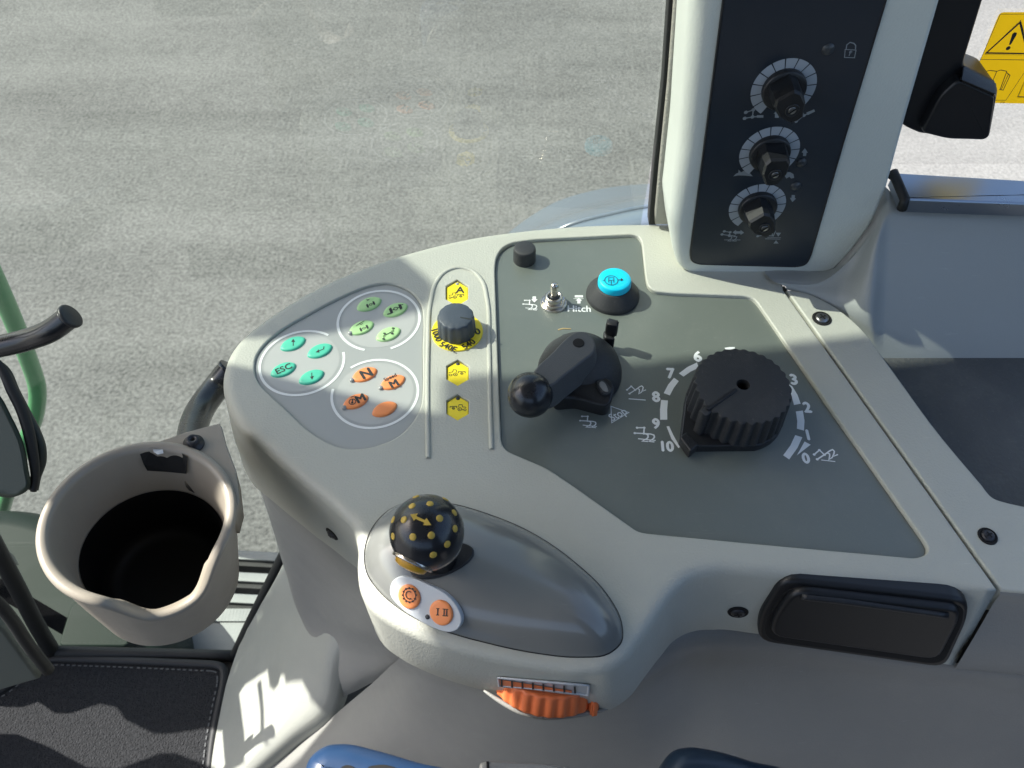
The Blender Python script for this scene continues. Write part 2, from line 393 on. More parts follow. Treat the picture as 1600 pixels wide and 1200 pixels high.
def sticker_mat():
    m = bpy.data.materials.new("warning_yellow"); m.use_nodes = True; t = m.node_tree; t.nodes.clear()
    out = t.nodes.new("ShaderNodeOutputMaterial"); d = t.nodes.new("ShaderNodeBsdfDiffuse"); d.inputs[0].default_value = (.86, .55, .012, 1)
    tr = t.nodes.new("ShaderNodeBsdfTranslucent"); tr.inputs[0].default_value = (.9, .56, .012, 1); mx = t.nodes.new("ShaderNodeMixShader"); mx.inputs[0].default_value = .5
    t.links.new(d.outputs[0], mx.inputs[1]); t.links.new(tr.outputs[0], mx.inputs[2]); t.links.new(mx.outputs[0], out.inputs[0]); return m
M['sticker'] = sticker_mat()
def asphalt():
    m = bpy.data.materials.new("asphalt"); m.use_nodes = True; t = m.node_tree; b = t.nodes["Principled BSDF"]
    b.inputs["Roughness"].default_value = .85; b.inputs["Specular IOR Level"].default_value = .3
    tc = t.nodes.new("ShaderNodeTexCoord")
    def noise(scale, detail, stretch=None):
        n = t.nodes.new("ShaderNodeTexNoise"); n.inputs["Scale"].default_value = scale; n.inputs["Detail"].default_value = detail; n.inputs["Roughness"].default_value = .6
        if stretch:
            mp = t.nodes.new("ShaderNodeMapping"); mp.inputs["Scale"].default_value = stretch; mp.inputs["Rotation"].default_value = (0, 0, R(-4)); t.links.new(tc.outputs["Object"], mp.inputs[0]); t.links.new(mp.outputs[0], n.inputs["Vector"])
        else: t.links.new(tc.outputs["Object"], n.inputs["Vector"])
        return n.outputs["Fac"]
    def math_(op, a, bb):
        n = t.nodes.new("ShaderNodeMath"); n.operation = op
        for i, v in enumerate((a, bb)):
            if isinstance(v, (int, float)): n.inputs[i].default_value = v
            else: t.links.new(v, n.inputs[i])
        return n.outputs[0]
    fine = noise(64, 3); mid = noise(15, 3); big = noise(1.1, 4); streak = noise(1.0, 5, (.35, 2.2, 1))
    s = math_('ADD', math_('MULTIPLY', fine, .62), math_('MULTIPLY', mid, .16))
    s = math_('ADD', s, math_('MULTIPLY', big, .16)); s = math_('ADD', s, math_('MULTIPLY', streak, .24))
    cr_ = t.nodes.new("ShaderNodeValToRGB"); t.links.new(s, cr_.inputs[0])
    e = cr_.color_ramp.elements; e[0].position = .42; e[0].color = (.060, .060, .058, 1); e[1].position = .82; e[1].color = (.265, .262, .252, 1)
    t.links.new(cr_.outputs[0], b.inputs["Base Color"])
    bp = t.nodes.new("ShaderNodeBump"); bp.inputs["Strength"].default_value = .5; bp.inputs["Distance"].default_value = .006
    t.links.new(fine, bp.inputs["Height"]); t.links.new(bp.outputs[0], b.inputs["Normal"])
    return m
M['asphalt'] = asphalt()

# ------------------------------------------------------------------ ground, cab floor
bm = bmesh.new(); flat([[Vector((-600, -600, -2)), Vector((600, -600, -2)), Vector((600, 600, -2)), Vector((-600, 600, -2))]], ZUP, bm)
o = obj("ground", bm, M['asphalt'], smooth=False, kind='structure'); o['label'] = "grey worn asphalt yard outside the cab window"

def bright_asphalt():
    m = M['asphalt'].copy(); m.name = "brightened_asphalt"  # asphalt copy brightened to stand in for the stronger light on this side
    for n in m.node_tree.nodes:
        if n.type == 'VALTORGB': n.color_ramp.elements[0].color = (.14, .14, .134, 1); n.color_ramp.elements[1].color = (.30, .30, .287, 1)
    return m
bm = bmesh.new(); flat([[Vector((1.30, 1.2, -1.996)), Vector((60, 1.2, -1.996)), Vector((60, 80, -1.996)), Vector((1.9, 80, -1.996))]], ZUP, bm)
o = obj("brightened_ground", bm, bright_asphalt(), smooth=False, kind='structure'); o['label'] = "paler ground sheet added to brighten the view through the rear side window"
FZ = -.65
floor_loop = [P(-500, 1022, FZ-.012), P(372, 1032, FZ-.012), P(372, 1060, FZ-.012)+Vector((.5, 0, 0)), Vector((.6, -.7, FZ-.012)), Vector((-1.1, -.7, FZ-.012))]
o = obj("cab_floor", slab(floor_loop, ZUP, .03, .002, bottom=True), M['floor'], kind='structure'); o['label'] = "black cab floor under the carpet mat"

# ------------------------------------------------------------------ console shell
WALL = .062
st = [  # (top px, top py, bottom: None = straight down, or (px, py, z))
 (1205, 352, None), (1045, 346, None), (900, 349, None), (820, 356, None), (740, 367, None), (660, 385, None), (590, 406, None), (520, 433, None),
 (460, 464, None), (410, 497, None), (374, 527, None), (353, 558, None), (347, 592, (366, 684, -.074)), (353, 628, (377, 720, -.08)), (370, 662, (392, 752, -.08)), (408, 696, (424, 781, -.08)), (480, 758, (492, 837, -.08)),
 (528, 799, (541, 875, -.08)), (550, 822, (562, 893, -.077)), (558, 850, (571, 912, -.07)), (556, 885, None), (561, 920, None), (577, 948, None), (610, 973, None), (660, 997, None), (720, 1017, None),
 (787, 1033, None), (853, 1045, None), (912, 1050, None), (950, 1044, (955, 1108, -.058)), (976, 1028, (982, 1090, -.056)), (1000, 998, (1004, 1062, -.054)),
 (1028, 960, (1031, 1027, -.062)), (1054, 924, (1056, 999, -.068)), (1078, 902, (1082, 987, -.070)), (1112, 891, (1114, 984, -.070)), (1180, 892, (1180, 990, -.070)),
 (1300, 901, (1290, 1006, -.070)), (1430, 911, (1400, 1024, -.070)), (1558, 921, (1491, 1040, -.070)) ]
T = []; W = []
for px, py, b in st:
    c = P(px, py); T.append(c); W.append((Vector((c.x, c.y, -WALL)) if b is None else P(*b))-c)
Td = cr(T, 7); Wd = cr(W, 7)
seam = [P(1558, 921)]+[P(1558+(1224-1558)*k/14, 921+(453-921)*k/14) for k in range(1, 15)]+[P(1222, 440), P(1212, 396)]
seam = seam[1:]
loop = Td+seam; wal = Wd+[Vector((0, 0, -.03))]*len(seam)
loopW = list(zip(loop, wal))
area = sum((loop[i-1].x*loop[i].y-loop[i].x*loop[i-1].y) for i in range(len(loop)))
if area < 0: loopW = loopW[::-1]
loop = [a for a, b in loopW]; wal = [b for a, b in loopW]
inn = inward(loop, ZUP); NS = len(seam)
CORN = P(1558, 921)
def rad_at(p, wv):
    if abs(wv.z+.03) > 1e-6: return .0085 if (p-CORN).length > .03 else .0015+.007*(p-CORN).length/.03
    return .0015

keypad_px = [(397,569),(400,556),(412,538),(435,518),(480,491),(525,467),(559,452),(581,445),(604,442),(628,448),(646,459),(658,477),(661,497),(660,542),(660,610),(658,632),(646,657),(624,680),(592,695),(561,701),(529,698),(502,686),(480,671),(446,639),(417,612),(403,596),(398,583)]
keypad_loop = cr([P(*p) for p in keypad_px], 4, True)
hp = [(773, 421), (775, 402), (783, 388), (798, 379), (831, 374), (987, 366), (997, 368), (1003, 377), (1009, 434), (1012, 447), (1023, 455), (1052, 458), (1162, 462), (1176, 465), (1184, 473),
      (1300, 640), (1445, 845), (1451, 857), (1447, 866), (1432, 872), (1210, 852), (1010, 833), (996, 830), (950, 797), (902, 763), (855, 731), (805, 710), (790, 703), (783, 690), (778, 560)]
def lin_cr(pxl, sharp=()):  # dense straight runs, slightly rounded
    return rounded([P(*p) for p in pxl], .006, 4)
hitch_loop = lin_cr(hp)
hexes = [(714, 457), (715, 582), (715, 636)]
def hexpx(cx, cy, r=20.5):
    return [(cx+r*.98*math.cos(R(90+60*k)), cy-r*1.0*math.sin(R(90+60*k))) for k in range(6)]
hex_loops = [[P(*p) for p in hexpx(*c)] for c in hexes]

bm = bmesh.new(); edges = []
def add_loop_edges(vs_):
    for i in range(len(vs_)): edges.append(bm.edges.new((vs_[i-1], vs_[i])))
rads = [rad_at(p, q) for p, q in zip(loop, wal)]
inner = ring(bm, [p+i*r for p, i, r in zip(loop, inn, rads)])
add_loop_edges(inner)
prev = inner
for k in range(1, 6):
    cur = []
    for p, i, r, wv in zip(loop, inn, rads, wal):
        s = k/5; a = p+i*r; c = p+wv.normalized()*r
        cur.append(bm.verts.new(a*(1-s)**2+p*2*s*(1-s)+c*s*s))
    bridge(bm, cur, prev); prev = cur
low = ring(bm, [p+wv for p, wv in zip(loop, wal)]); bridge(bm, low, prev)
under = ring(bm, [p+wv+i*.006-Vector((0, 0, .002)) for p, wv, i in zip(loop, wal, inn)]); bridge(bm, under, low)
for hl, rr, dp in [(keypad_loop, .0012, .006), (hitch_loop, .0012, .006)]+[(h, .0006, .006) for h in hex_loops]:
    h = ccw(hl, ZUP); hin = inward(h, ZUP)
    o0 = ring(bm, [p-i*rr for p, i in zip(h, hin)]); add_loop_edges(o0); pv = o0
    for k in range(1, 4):
        a = math.pi/2*k/3
        cu = ring(bm, [p-i*(rr-rr*math.sin(a))-ZUP*(rr-rr*math.cos(a)) for p, i in zip(h, hin)]); bridge(bm, pv, cu); pv = cu
    dn = ring(bm, [p-ZUP*dp for p in h]); bridge(bm, pv, dn)
r_ = bmesh.ops.triangle_fill(bm, use_beauty=True, use_dissolve=False, edges=edges, normal=ZUP)
for f in r_['geom']:
    if isinstance(f, bmesh.types.BMFace) and f.normal.z < 0: f.normal_flip()
console = thing("side_console", "grey beige plastic side console carrying all the controls beside the cab window", "console", P(760, 760, 0))
shell = obj("shell", bm, M['shell'], console)
SHELL = bvh_of(shell)
# raised lip round the yellow selector strip
path = cr([P(*p) for p in [(669, 716), (668, 640), (669, 540), (673, 470), (682, 440), (697, 424), (716, 418), (737, 423), (753, 439), (761, 468), (764, 540), (766, 640), (768, 702)]], 6)
obj("raised_lip", bead(path, .0034, .0013, ZUP), M['shell'], console)
# seam shadow gap strip (dark backing below the joint)
gap = [P(1226, 446, -.02), P(1572, 930, -.02), P(1545, 935, -.02), P(1205, 452, -.02)]
obj("joint_backing", slab(gap, ZUP, .01, .001), M['rubber'], console)
bk = bmesh.new(); bk.faces.new(ring(bk, [P(1580, 916, -.008), P(1540, 916, -.008), P(1476, 1034, -.080), P(1506, 1037, -.080)])); obj("slope_joint_backing", bk, M['rubber'], console, smooth=False)

# ------------------------------------------------------------------ lower trim below the console
def G(*a):
    px, py, kind, v = a; return P(px, py, v) if kind == 'z' else (PY(px, py, v) if kind == 'y' else PD(px, py, v))
rows = [
 [G(650, 925, 'z', -.06), G(720, 965, 'z', -.06), G(850, 990, 'z', -.06), G(985, 985, 'z', -.062), G(1060, 950, 'z', -.070), G(1150, 955, 'z', -.074), G(1400, 985, 'z', -.074), G(1760, 1020, 'z', -.074)],
 [G(640, 985, 'z', -.11), G(720, 1030, 'z', -.09), G(850, 1060, 'z', -.078), G(990, 1050, 'z', -.076), G(1070, 1000, 'z', -.078), G(1150, 993, 'z', -.080), G(1400, 1022, 'z', -.080), G(1760, 1062, 'z', -.080)],
 [G(600, 1050, 'z', -.28), G(710, 1080, 'z', -.17), G(850, 1100, 'z', -.125), G(990, 1085, 'z', -.120), G(1075, 1045, 'z', -.118), G(1150, 1040, 'z', -.112), G(1400, 1066, 'z', -.110), G(1760, 1100, 'z', -.106)],
 [G(524, 1116, 'z', -.445), G(680, 1135, 'z', -.27), G(850, 1150, 'z', -.19), G(990, 1140, 'z', -.175), G(1075, 1110, 'z', -.165), G(1150, 1110, 'z', -.158), G(1400, 1130, 'z', -.15), G(1760, 1150, 'z', -.145)],
 [G(466, 1166, 'z', -.50), G(650, 1185, 'z', -.35), G(850, 1210, 'z', -.27), G(990, 1205, 'z', -.25), G(1075, 1190, 'z', -.225), G(1150, 1190, 'z', -.21), G(1400, 1200, 'z', -.20), G(1760, 1210, 'z', -.19)],
 [G(408, 1213, 'z', -.55), G(630, 1240, 'z', -.43), G(850, 1270, 'z', -.37), G(990, 1270, 'z', -.35), G(1075, 1265, 'z', -.33), G(1150, 1265, 'z', -.31), G(1400, 1270, 'z', -.30), G(1760, 1280, 'z', -.29)],
 [G(345, 1262, 'z', -.60), G(610, 1310, 'z', -.52), G(850, 1340, 'z', -.48), G(990, 1340, 'z', -.46), G(1075, 1340, 'z', -.44), G(1150, 1340, 'z', -.42), G(1400, 1350, 'z', -.40), G(1760, 1360, 'z', -.38)],
]
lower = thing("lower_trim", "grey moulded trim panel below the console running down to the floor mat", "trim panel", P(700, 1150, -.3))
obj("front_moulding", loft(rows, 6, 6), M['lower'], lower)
# column under the left end of the console
col_rows = [
 [G(392, 700, 'z', -.068), G(404, 738, 'z', -.07), G(432, 766, 'z', -.07), G(488, 815, 'z', -.07), G(540, 858, 'z', -.07), G(574, 885, 'z', -.07), G(620, 925, 'z', -.06), G(676, 965, 'z', -.055)],
 [G(402, 748, 'z', -.14), G(416, 782, 'z', -.15), G(444, 820, 'z', -.16), G(490, 862, 'z', -.16), G(538, 905, 'z', -.16), G(572, 930, 'z', -.16), G(612, 965, 'z', -.16), G(665, 1000, 'z', -.15)],
 [G(424, 820, 'z', -.28), G(434, 850, 'z', -.29), G(456, 890, 'z', -.30), G(492, 930, 'z', -.31), G(536, 965, 'z', -.30), G(574, 985, 'z', -.28), G(620, 1005, 'z', -.26), G(670, 1025, 'z', -.22)],
 [G(441, 878, 'z', -.385), G(450, 905, 'z', -.385), G(468, 960, 'z', -.39), G(508, 992, 'z', -.385), G(545, 1010, 'z', -.365), G(582, 1020, 'z', -.345), G(626, 1030, 'z', -.31), G(675, 1045, 'z', -.26)],
 [G(448, 900, 'z', -.43), G(458, 930, 'z', -.43), G(478, 985, 'z', -.425), G(507, 1045, 'z', -.412), G(545, 1062, 'z', -.40), G(584, 1050, 'z', -.37), G(628, 1040, 'z', -.33), G(678, 1055, 'z', -.28)],
 [G(452, 920, 'z', -.46), G(462, 950, 'z', -.46), G(484, 1005, 'z', -.455), G(510, 1100, 'z', -.440), G(545, 1085, 'z', -.43), G(585, 1065, 'z', -.39), G(628, 1048, 'z', -.35), G(680, 1062, 'z', -.30)],
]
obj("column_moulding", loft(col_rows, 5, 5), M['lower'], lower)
# wheel-arch panel that runs up from the mat and rolls over into the front moulding
arch = [
 [G(480, 800, 'z', -.40), G(441, 884, 'z', -.435), G(402, 955, 'z', -.53), G(366, 1030, 'z', -.635), G(345, 1100, 'z', -.65), G(330, 1180, 'z', -.65), G(320, 1290, 'z', -.65)],
 [G(500, 830, 'z', -.385), G(474, 900, 'z', -.40), G(445, 970, 'z', -.46), G(420, 1040, 'z', -.51), G(395, 1110, 'z', -.545), G(366, 1180, 'z', -.575), G(332, 1272, 'z', -.62)],
 [G(530, 870, 'z', -.37), G(508, 935, 'z', -.375), G(492, 1000, 'z', -.40), G(478, 1062, 'z', -.43), G(452, 1118, 'z', -.465), G(402, 1176, 'z', -.515), G(338, 1248, 'z', -.585)],
 [G(560, 930, 'z', -.365), G(540, 975, 'z', -.365), G(520, 1030, 'z', -.39), G(508, 1096, 'z', -.428), G(456, 1146, 'z', -.477), G(402, 1196, 'z', -.527), G(340, 1254, 'z', -.590)],
 [G(580, 945, 'z', -.37), G(560, 990, 'z', -.37), G(540, 1045, 'z', -.40), G(520, 1108, 'z', -.438), G(464, 1158, 'z', -.490), G(408, 1208, 'z', -.542), G(344, 1260, 'z', -.600)],
 [G(590, 960, 'z', -.40), G(570, 1005, 'z', -.40), G(552, 1060, 'z', -.43), G(530, 1118, 'z', -.47), G(472, 1170, 'z', -.525), G(414, 1220, 'z', -.575), G(348, 1270, 'z', -.625)],
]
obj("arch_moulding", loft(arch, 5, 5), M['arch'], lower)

# ------------------------------------------------------------------ keypad
ZK = -.0020
kp = thing("keypad", "slate keypad with twelve oval teal, green and orange buttons on the console's rounded end", "keypad", P(540, 570, ZK))
plk = pz(ZK)
obj("panel", slab([p+ZUP*ZK for p in cr([P(*q) for q in keypad_px], 4, True)], ZUP, .003, .0006), M['keyfoil'], kp)
def ang(c, p, z): a = P(*p, z)-P(*c, z); return math.atan2(a.y, a.x)
RINGS = [((472, 566), 65.5, (518, 519), (538, 550)), ((592, 500), 64, (611, 546), (568, 551)), ((586, 614), 67.5, (521, 608), (547, 574))]
for c, r, e, s in RINGS:
    pr = Print(plk, 2.0e-4); a0 = ang(c, e, ZK); a1 = ang(c, s, ZK)
    if a1 < a0: a1 += 2*math.pi
    pr.arc(c, r-2.6, r+1.6, a0, a1, 60); pr.done("printed_ring", M['white'], kp)
    pr = Print(plk, 1.0e-4); pr.disc(c, r-7, 48); pr.done("smooth_disc", M['foildisc'], kp)
def oval(px, py, L, Wd_, angd, z0, h, mt, parent, name="oval_button"):
    C = P(px, py, z0); dx = math.cos(R(angd)); dy = -math.sin(R(angd))
    ex = (P(px+dx, py+dy, z0)-C).normalized(); ey = ZUP.cross(ex); k = pxs(pz(z0), px, py)
    bm = bmesh.new(); prev = None; n = 36
    prof = [(1.03, -.0004), (1.0, h*.35), (.95, h*.72), (.86, h*.94), (.72, h), (.4, h*1.04), (.12, h*1.05)]
    for s, z in prof:
        pts = []
        for i in range(n):
            a = 2*math.pi*i/n; ca, sa = math.cos(a), math.sin(a)
            x = math.copysign(abs(ca)**1.0, ca)*L/2*k*s; y = math.copysign(abs(sa)**1.25, sa)*Wd_/2*k*s
            pts.append(C+ex*x+ey*y+ZUP*z)
        cur = ring(bm, pts)
        if prev: bridge(bm, prev, cur)
        prev = cur
    bm.faces.new(prev)
    return obj(name, bm, mt, parent), C, ex, ey, k
def axle(pr, cx, cy, s, an):     # axle and differential pictogram
    c, q = math.cos(R(an)), math.sin(R(an))
    def t(x, y): return (cx+(x*c+y*q)*s, cy+(-x*q+y*c)*s)
    pr.line([t(-5, -3), t(-5, 3)], 2.0*s); pr.line([t(5, -3), t(5, 3)], 2.0*s); pr.line([t(-5, 0), t(-1.6, 0)], 1.0*s); pr.line([t(1.6, 0), t(5, 0)], 1.0*s); pr.circle((cx, cy), 2.0*s, .9*s)
    pr.line([t(-6.4, -2.4), t(-6.4, 2.4)], 1.2*s); pr.line([t(6.4, -2.4), t(6.4, 2.4)], 1.2*s)
OB = [('teal', 458, 538, 'up'), ('teal', 500, 549, 'enter'), ('teal', 443, 578.5, 'esc'), ('teal', 487, 590, 'down'),
      ('lgreen', 577, 476, 'ax1'), ('lgreen', 618, 485, 'ax2'), ('lgreen', 565, 513, 'ax3'), ('lgreen', 607, 523, 'ax4'),
      ('orange', 570, 586, 'n'), ('orange', 614, 598, 'speed'), ('orange', 556, 628, 'engine'), ('orange', 601, 640, 'blank')]
LBL = {'up': "teal oval button marked with an up arrow", 'enter': "teal oval button marked with a bent enter arrow", 'esc': "teal oval button marked ESC", 'down': "teal oval button marked with a down arrow",
       'ax1': "pale green button with axle symbol and dots above it", 'ax2': "pale green button with one long axle symbol", 'ax3': "pale green button with struck-through dots and axle", 'ax4': "pale green button with two linked axles",
       'n': "orange button marked N", 'speed': "orange button marked Speed M", 'engine': "orange button with engine symbol and M", 'blank': "plain orange button with no marking"}
LEDS = {'ax3': (547.5, 521.5), 'n': (550, 595), 'speed': (595, 607), 'engine': (538, 638)}
for col, x, y, sy in OB:
    bh = .0017
    o, C, ex, ey, k = oval(x, y, 41, 26, 24, ZK, bh, M[col], kp); o['label'] = LBL[sy]
    pr = Print(pz(ZK+bh*1.05), 0.8e-4); x0, y0 = x+.2, y-2.6
    if sy == 'up': pr.line([(x0, y0+5), (x0, y0-3)], 1.3).poly([(x0, y0-6), (x0+3.2, y0-1), (x0-3.2, y0-1)])
    if sy == 'down': pr.line([(x0, y0-5), (x0, y0+3)], 1.3).poly([(x0+.4, y0+6), (x0+3.4, y0), (x0-2.8, y0+1.4)])
    if sy == 'enter': pr.line([(x0+6, y0-5), (x0+5.5, y0-1), (x0-2, y0+2)], 1.4).poly([(x0-7, y0+4.2), (x0-2, y0-.6), (x0-1, y0+4.6)])
    if sy == 'esc': pr.text("ESC", (x0, y0), 8.5, 24, .022)
    if sy == 'n': pr.text("N", (x0+2, y0), 13, 24, .045)
    if sy == 'speed': pr.text("Speed", (x0-4.2, y0-5.2), 4.8, 24, .03).text("M", (x0+1.2, y0+4), 10, 24, .05)
    if sy == 'engine':
        pr.text("M", (x0+7, y0-3), 11, 24, .05).circle((x0-5.5, y0+2.5), 5.2, 1.3).line([(x0-6, y0+4), (x0-5, y0-1.5)], 1.8).disc((x0-5.8, y0+4), 1.9).line([(x0-8, y0-4.5), (x0-2, y0-6.5)], 1.3)
    if sy == 'ax1': axle(pr, x0+2, y0+2.5, 1.0, 24); pr.line([(x0-5, y0-6), (x0-1, y0-4)], 1, ).line([(x0-4, y0-3), (x0, y0-6)], 1)
    if sy == 'ax2': axle(pr, x0, y0, 1.45, 22); pr.line([(x0-13, y0+9), (x0-5, y0+6.5)], 2.2).line([(x0+5, y0-4), (x0+12, y0-7)], 1.2)
    if sy == 'ax3': axle(pr, x0+3.5, y0+2.5, 1.0, 24); pr.line([(x0-9, y0-1), (x0+4, y0-9)], .9).line([(x0-4, y0-5), (x0-1, y0-3), (x0+2, y0-5)], .9)
    if sy == 'ax4': axle(pr, x0-7, y0+5, .8, 80); axle(pr, x0+6.5, y0-3, .8, 80); pr.line([(x0-5.5, y0+3.5), (x0+5, y0-1.8)], 1.2)
    if sy != 'blank': pr.done("printed_symbol", M['ink'], o)
    else: pr.bm.free()
    if sy in LEDS:
        c = P(*LEDS[sy], ZK); obj("indicator_light", lathe(c, ZUP, [(.0017, 0), (.0017, .0013), (.0013, .0018), (.0004, .002)], 18), M['led'], o)

# ------------------------------------------------------------------ yellow selector strip
def tractor(pr, cx, cy, s, flip=1, shaft=True):
    def t(x, y): return (cx+x*s*flip, cy+y*s)
    pr.circle(t(-9, 2.6), 2.0*s, 1.0*s).circle(t(-.5, 1.6), 3.1*s, 1.1*s).disc(t(-.5, 1.6), 1.1*s)
    pr.line([t(-11, -.5), t(-10, -1.8), t(-5, -2.2), t(-4.2, -6), t(.8, -6), t(1.6, -2)], 1.0*s).line([t(-6.8, 2.6), t(-3.6, 2.4)], 1.1*s)
    pr.line([t(4.5, -.2), t(4.5, -3), t(15.5, -3), t(15.5, -.2)], 1.1*s).circle(t(10, .2), 2.0*s, 1.0*s).disc(t(10, .2), .7*s)
HL = ["yellow hexagonal button marked A above a tractor, above the slate rotary knob", "yellow hexagonal button just below the slate knob, tractor printed left of its shaft symbol", "lowest yellow hexagonal button, tractor printed right of its shaft symbol"]
for i, (cx, cy) in enumerate(hexes):
    t = thing("hex_button", HL[i], "button", P(cx, cy, -.003), "yellow hexagonal buttons on the selector strip")
    lp = [P(*p) for p in hexpx(cx, cy, 20.0)]
    obj("cap", slab([p-ZUP*.0016 for p in lp], ZUP, .004, .0007, 2), M['yellow'], t)
    pr = Print(pz(-.0016), 1e-4)
    if i == 0: pr.text("A", (cx+5, cy-4), 9.5, 0, .03); tractor(pr, cx-3, cy+6, .88)
    if i == 1: tractor(pr, cx-3, cy+1.5, .95)
    if i == 2: tractor(pr, cx+3, cy+2, .95, -1)
    pr.done("printed_symbol", M['ink'], t)
    c = P(cx+.5, cy-13.5, -.0016); obj("indicator_light", lathe(c, ZUP, [(.0014, 0), (.0013, .0003), (.0004, .0004)], 16), M['led'] if i == 0 else M['dimled'], t)
t = thing("rotary_knob", "slate blue fluted rotary knob on a yellow speed disc between the hexagonal buttons", "knob", P(715, 517, 0))
c = P(714.5, 519, 0); k = pxs(pz(0), 714, 518)
obj("scale_disc", lathe(c, ZUP, [(40*k, 0), (40*k, .0009), (39.1*k, .0013)], 56), M['yellow'], t)
pr = Print(pz(.0013), 1e-4)
pr.text("0", (746, 518), 9, 15, .03).text("540", (732, 538), 8, 33, .03).text("540E", (700.5, 542), 7.5, -22, .03).text("1000", (682.5, 524), 7.5, -66, .03)
pr.done("printed_scale", M['ink'], t)
def flute(n, amp, sharp=1.0):
    return lambda a, kk, r: r*(1-amp*(.5-.5*math.cos(n*a))**sharp)
kc = P(714, 517.5, 0)
obj("cap", lathe(kc+ZUP*.0014, ZUP, [(30*k, 0), (29.5*k, .003), (28.6*k, .0125), (27.6*k, .0145), (25.6*k, .0158), (12*k, .0160), (3*k, .0160)], 96,
    rfun=lambda a, kk, r: r*(1-(.045 if kk < 4 else .02 if kk == 4 else 0)*(.5-.5*math.cos(14*a))**2)), M['knobgrey'], t)
pr = Print(pz(.0174), 1e-4); pr.line([(719, 496), (741, 499.5)], 2.6); pr.done("pointer_mark", M['ink'], t)

# ------------------------------------------------------------------ hitch panel and its print
ZH = -.0030; plh = pz(ZH)
hpan = thing("hitch_panel", "dark grey green control panel set into the console with white numbers and hitch symbols", "panel", P(1100, 650, ZH))
obj("plate", slab([p+ZUP*ZH for p in hitch_loop], ZUP, .004, .0006), M['panel'], hpan)
def icon_low(pr, ox, oy, s, wd=1.9):
    def t(x, y): return (ox+x*s, oy+y*s)
    for p in ((2.9, 0), (11.8, 0), (0, 6.8), (11.2, 7.3)): pr.disc(t(*p), 1.7*s)
    pr.line([t(2.9, 0), t(11.8, 0), t(11.2, 7.3)], wd*s).line([t(0, 6.8), t(11.2, 7.3), t(20, 8), t(23.8, 9.2), t(24.6, 11.5), t(23.5, 13.5), t(18, 17.2), t(24.5, 17.8)], wd*s)
    pr.line([t(13, 7.6), t(16.5, 9.2), t(16.6, 12), t(15, 13.8), t(9.2, 16.9), t(16.5, 17.2)], wd*s).line([t(4, 13.8), t(26, 16)], wd*.8*s)
def icon_high(pr, ox, oy, s, wd=1.9, ground=True):
    def t(x, y): return (ox+x*s, oy+y*s)
    for p in ((6.6, 0), (0, 5.5), (12.8, 5.8), (3.8, 11.5)): pr.disc(t(*p), 1.8*s)
    pr.line([t(0, 5.5), t(6.6, 0), t(12.8, 5.8), t(3.8, 11.5)], wd*s).line([t(12.8, 5.8), t(20, .6), t(23, -.6), t(25.2, 1.5), t(24.5, 5), t(22.8, 8.3), t(29.6, 5.5)], wd*s)
    pr.line([t(16, 3.6), t(19.2, 4.8), t(19.4, 7.6), t(18.3, 11.8), t(23, 9)], wd*s)
    if ground: pr.line([t(2.5, 19.6), t(29, 21.6)], wd*s)
def sym(f, mt_, par, name="printed_symbol", pl=None):
    pr = Print(pl or plh); f(pr); pr.done(name, mt_, par)
sym(lambda p: icon_low(p, 906.5, 650.7, 1.0), M['wprint'], hpan); sym(lambda p: icon_high(p, 979.7, 603.8, 1.0), M['wprint'], hpan); sym(lambda p: icon_low(p, 991.8, 668.5, 1.25), M['wprint'], hpan)
sym(lambda p: (icon_high(p, 1272, 703.5, 1.25, ground=False), p.line([(1283, 719), (1305, 721.5)], 1.6)), M['wprint'], hpan)
pr = Print(plh)
pr.line([(954.5, 635), (982.5, 644.7), (955.8, 660.8)], 1.6, True).text("Stop", (966.5, 648.8), 11, 28, .014, .84)
pr.done("printed_stop_sign", M['wprint'], hpan)
for tx, c in (("6", (1090, 557)), ("7", (1048, 583.5)), ("8", (1025, 620)), ("9", (1025, 662)), ("10", (1043, 697.5)), ("3", (1240, 593)), ("2", (1261, 636.5)), ("1", (1262, 679.5)), ("0", (1259, 716))):
    sym(lambda p: p.text(tx, c, 15.0, -2, .045, .88), M['wprint'], hpan, "printed_number")
def zb(l): return [(1020+x/5, 520+y/5) for x, y in l]
for l in ([(203, 318), (270, 268), (345, 232), (357, 274), (295, 305), (240, 343)], [(85, 472), (120, 405), (165, 352), (203, 378), (163, 432), (133, 490)], [(57, 680), (56, 600), (65, 525), (118, 530), (112, 600), (113, 680)],
          [(107, 732), (128, 730), (160, 800), (212, 893), (200, 902), (145, 830)], [(1050, 395), (1090, 420), (1130, 485), (1155, 555), (1103, 565), (1085, 500)], [(1117, 615), (1172, 608), (1185, 690), (1180, 765), (1125, 750), (1128, 690)],
          [(1112, 800), (1168, 817), (1130, 900), (1065, 990), (1018, 958), (1075, 880)], [(1185, 850), (1233, 875), (1125, 958)], [(560, 118), (600, 112), (640, 112), (640, 128), (600, 130), (570, 132)]):
    sym(lambda p: p.poly(zb(l)), M['wprint'], hpan, "printed_scale_bar")
pr = Print(plh)
pr.text("Hitch", (905, 482.5), 9.5, -1, .02, .9)
pr.poly([(898, 461.5), (911, 461.5), (911, 465), (898, 465)]).poly([(904.3, 465.5), (909.5, 470), (899.3, 470)]).poly([(902, 470), (907, 470), (907, 474.5), (902, 474.5)]).line([(896, 467), (912, 467)], .9)
pr.done("printed_lettering", M['white'], hpan); pr = Print(plh)
icon_low(pr, 817.5, 469.5, .86); pr.poly([(832, 463.5), (837.5, 463.5), (837.5, 468), (840, 468), (835, 473), (830, 468), (832, 468)])
pr.done("printed_symbol", M['white'], hpan)

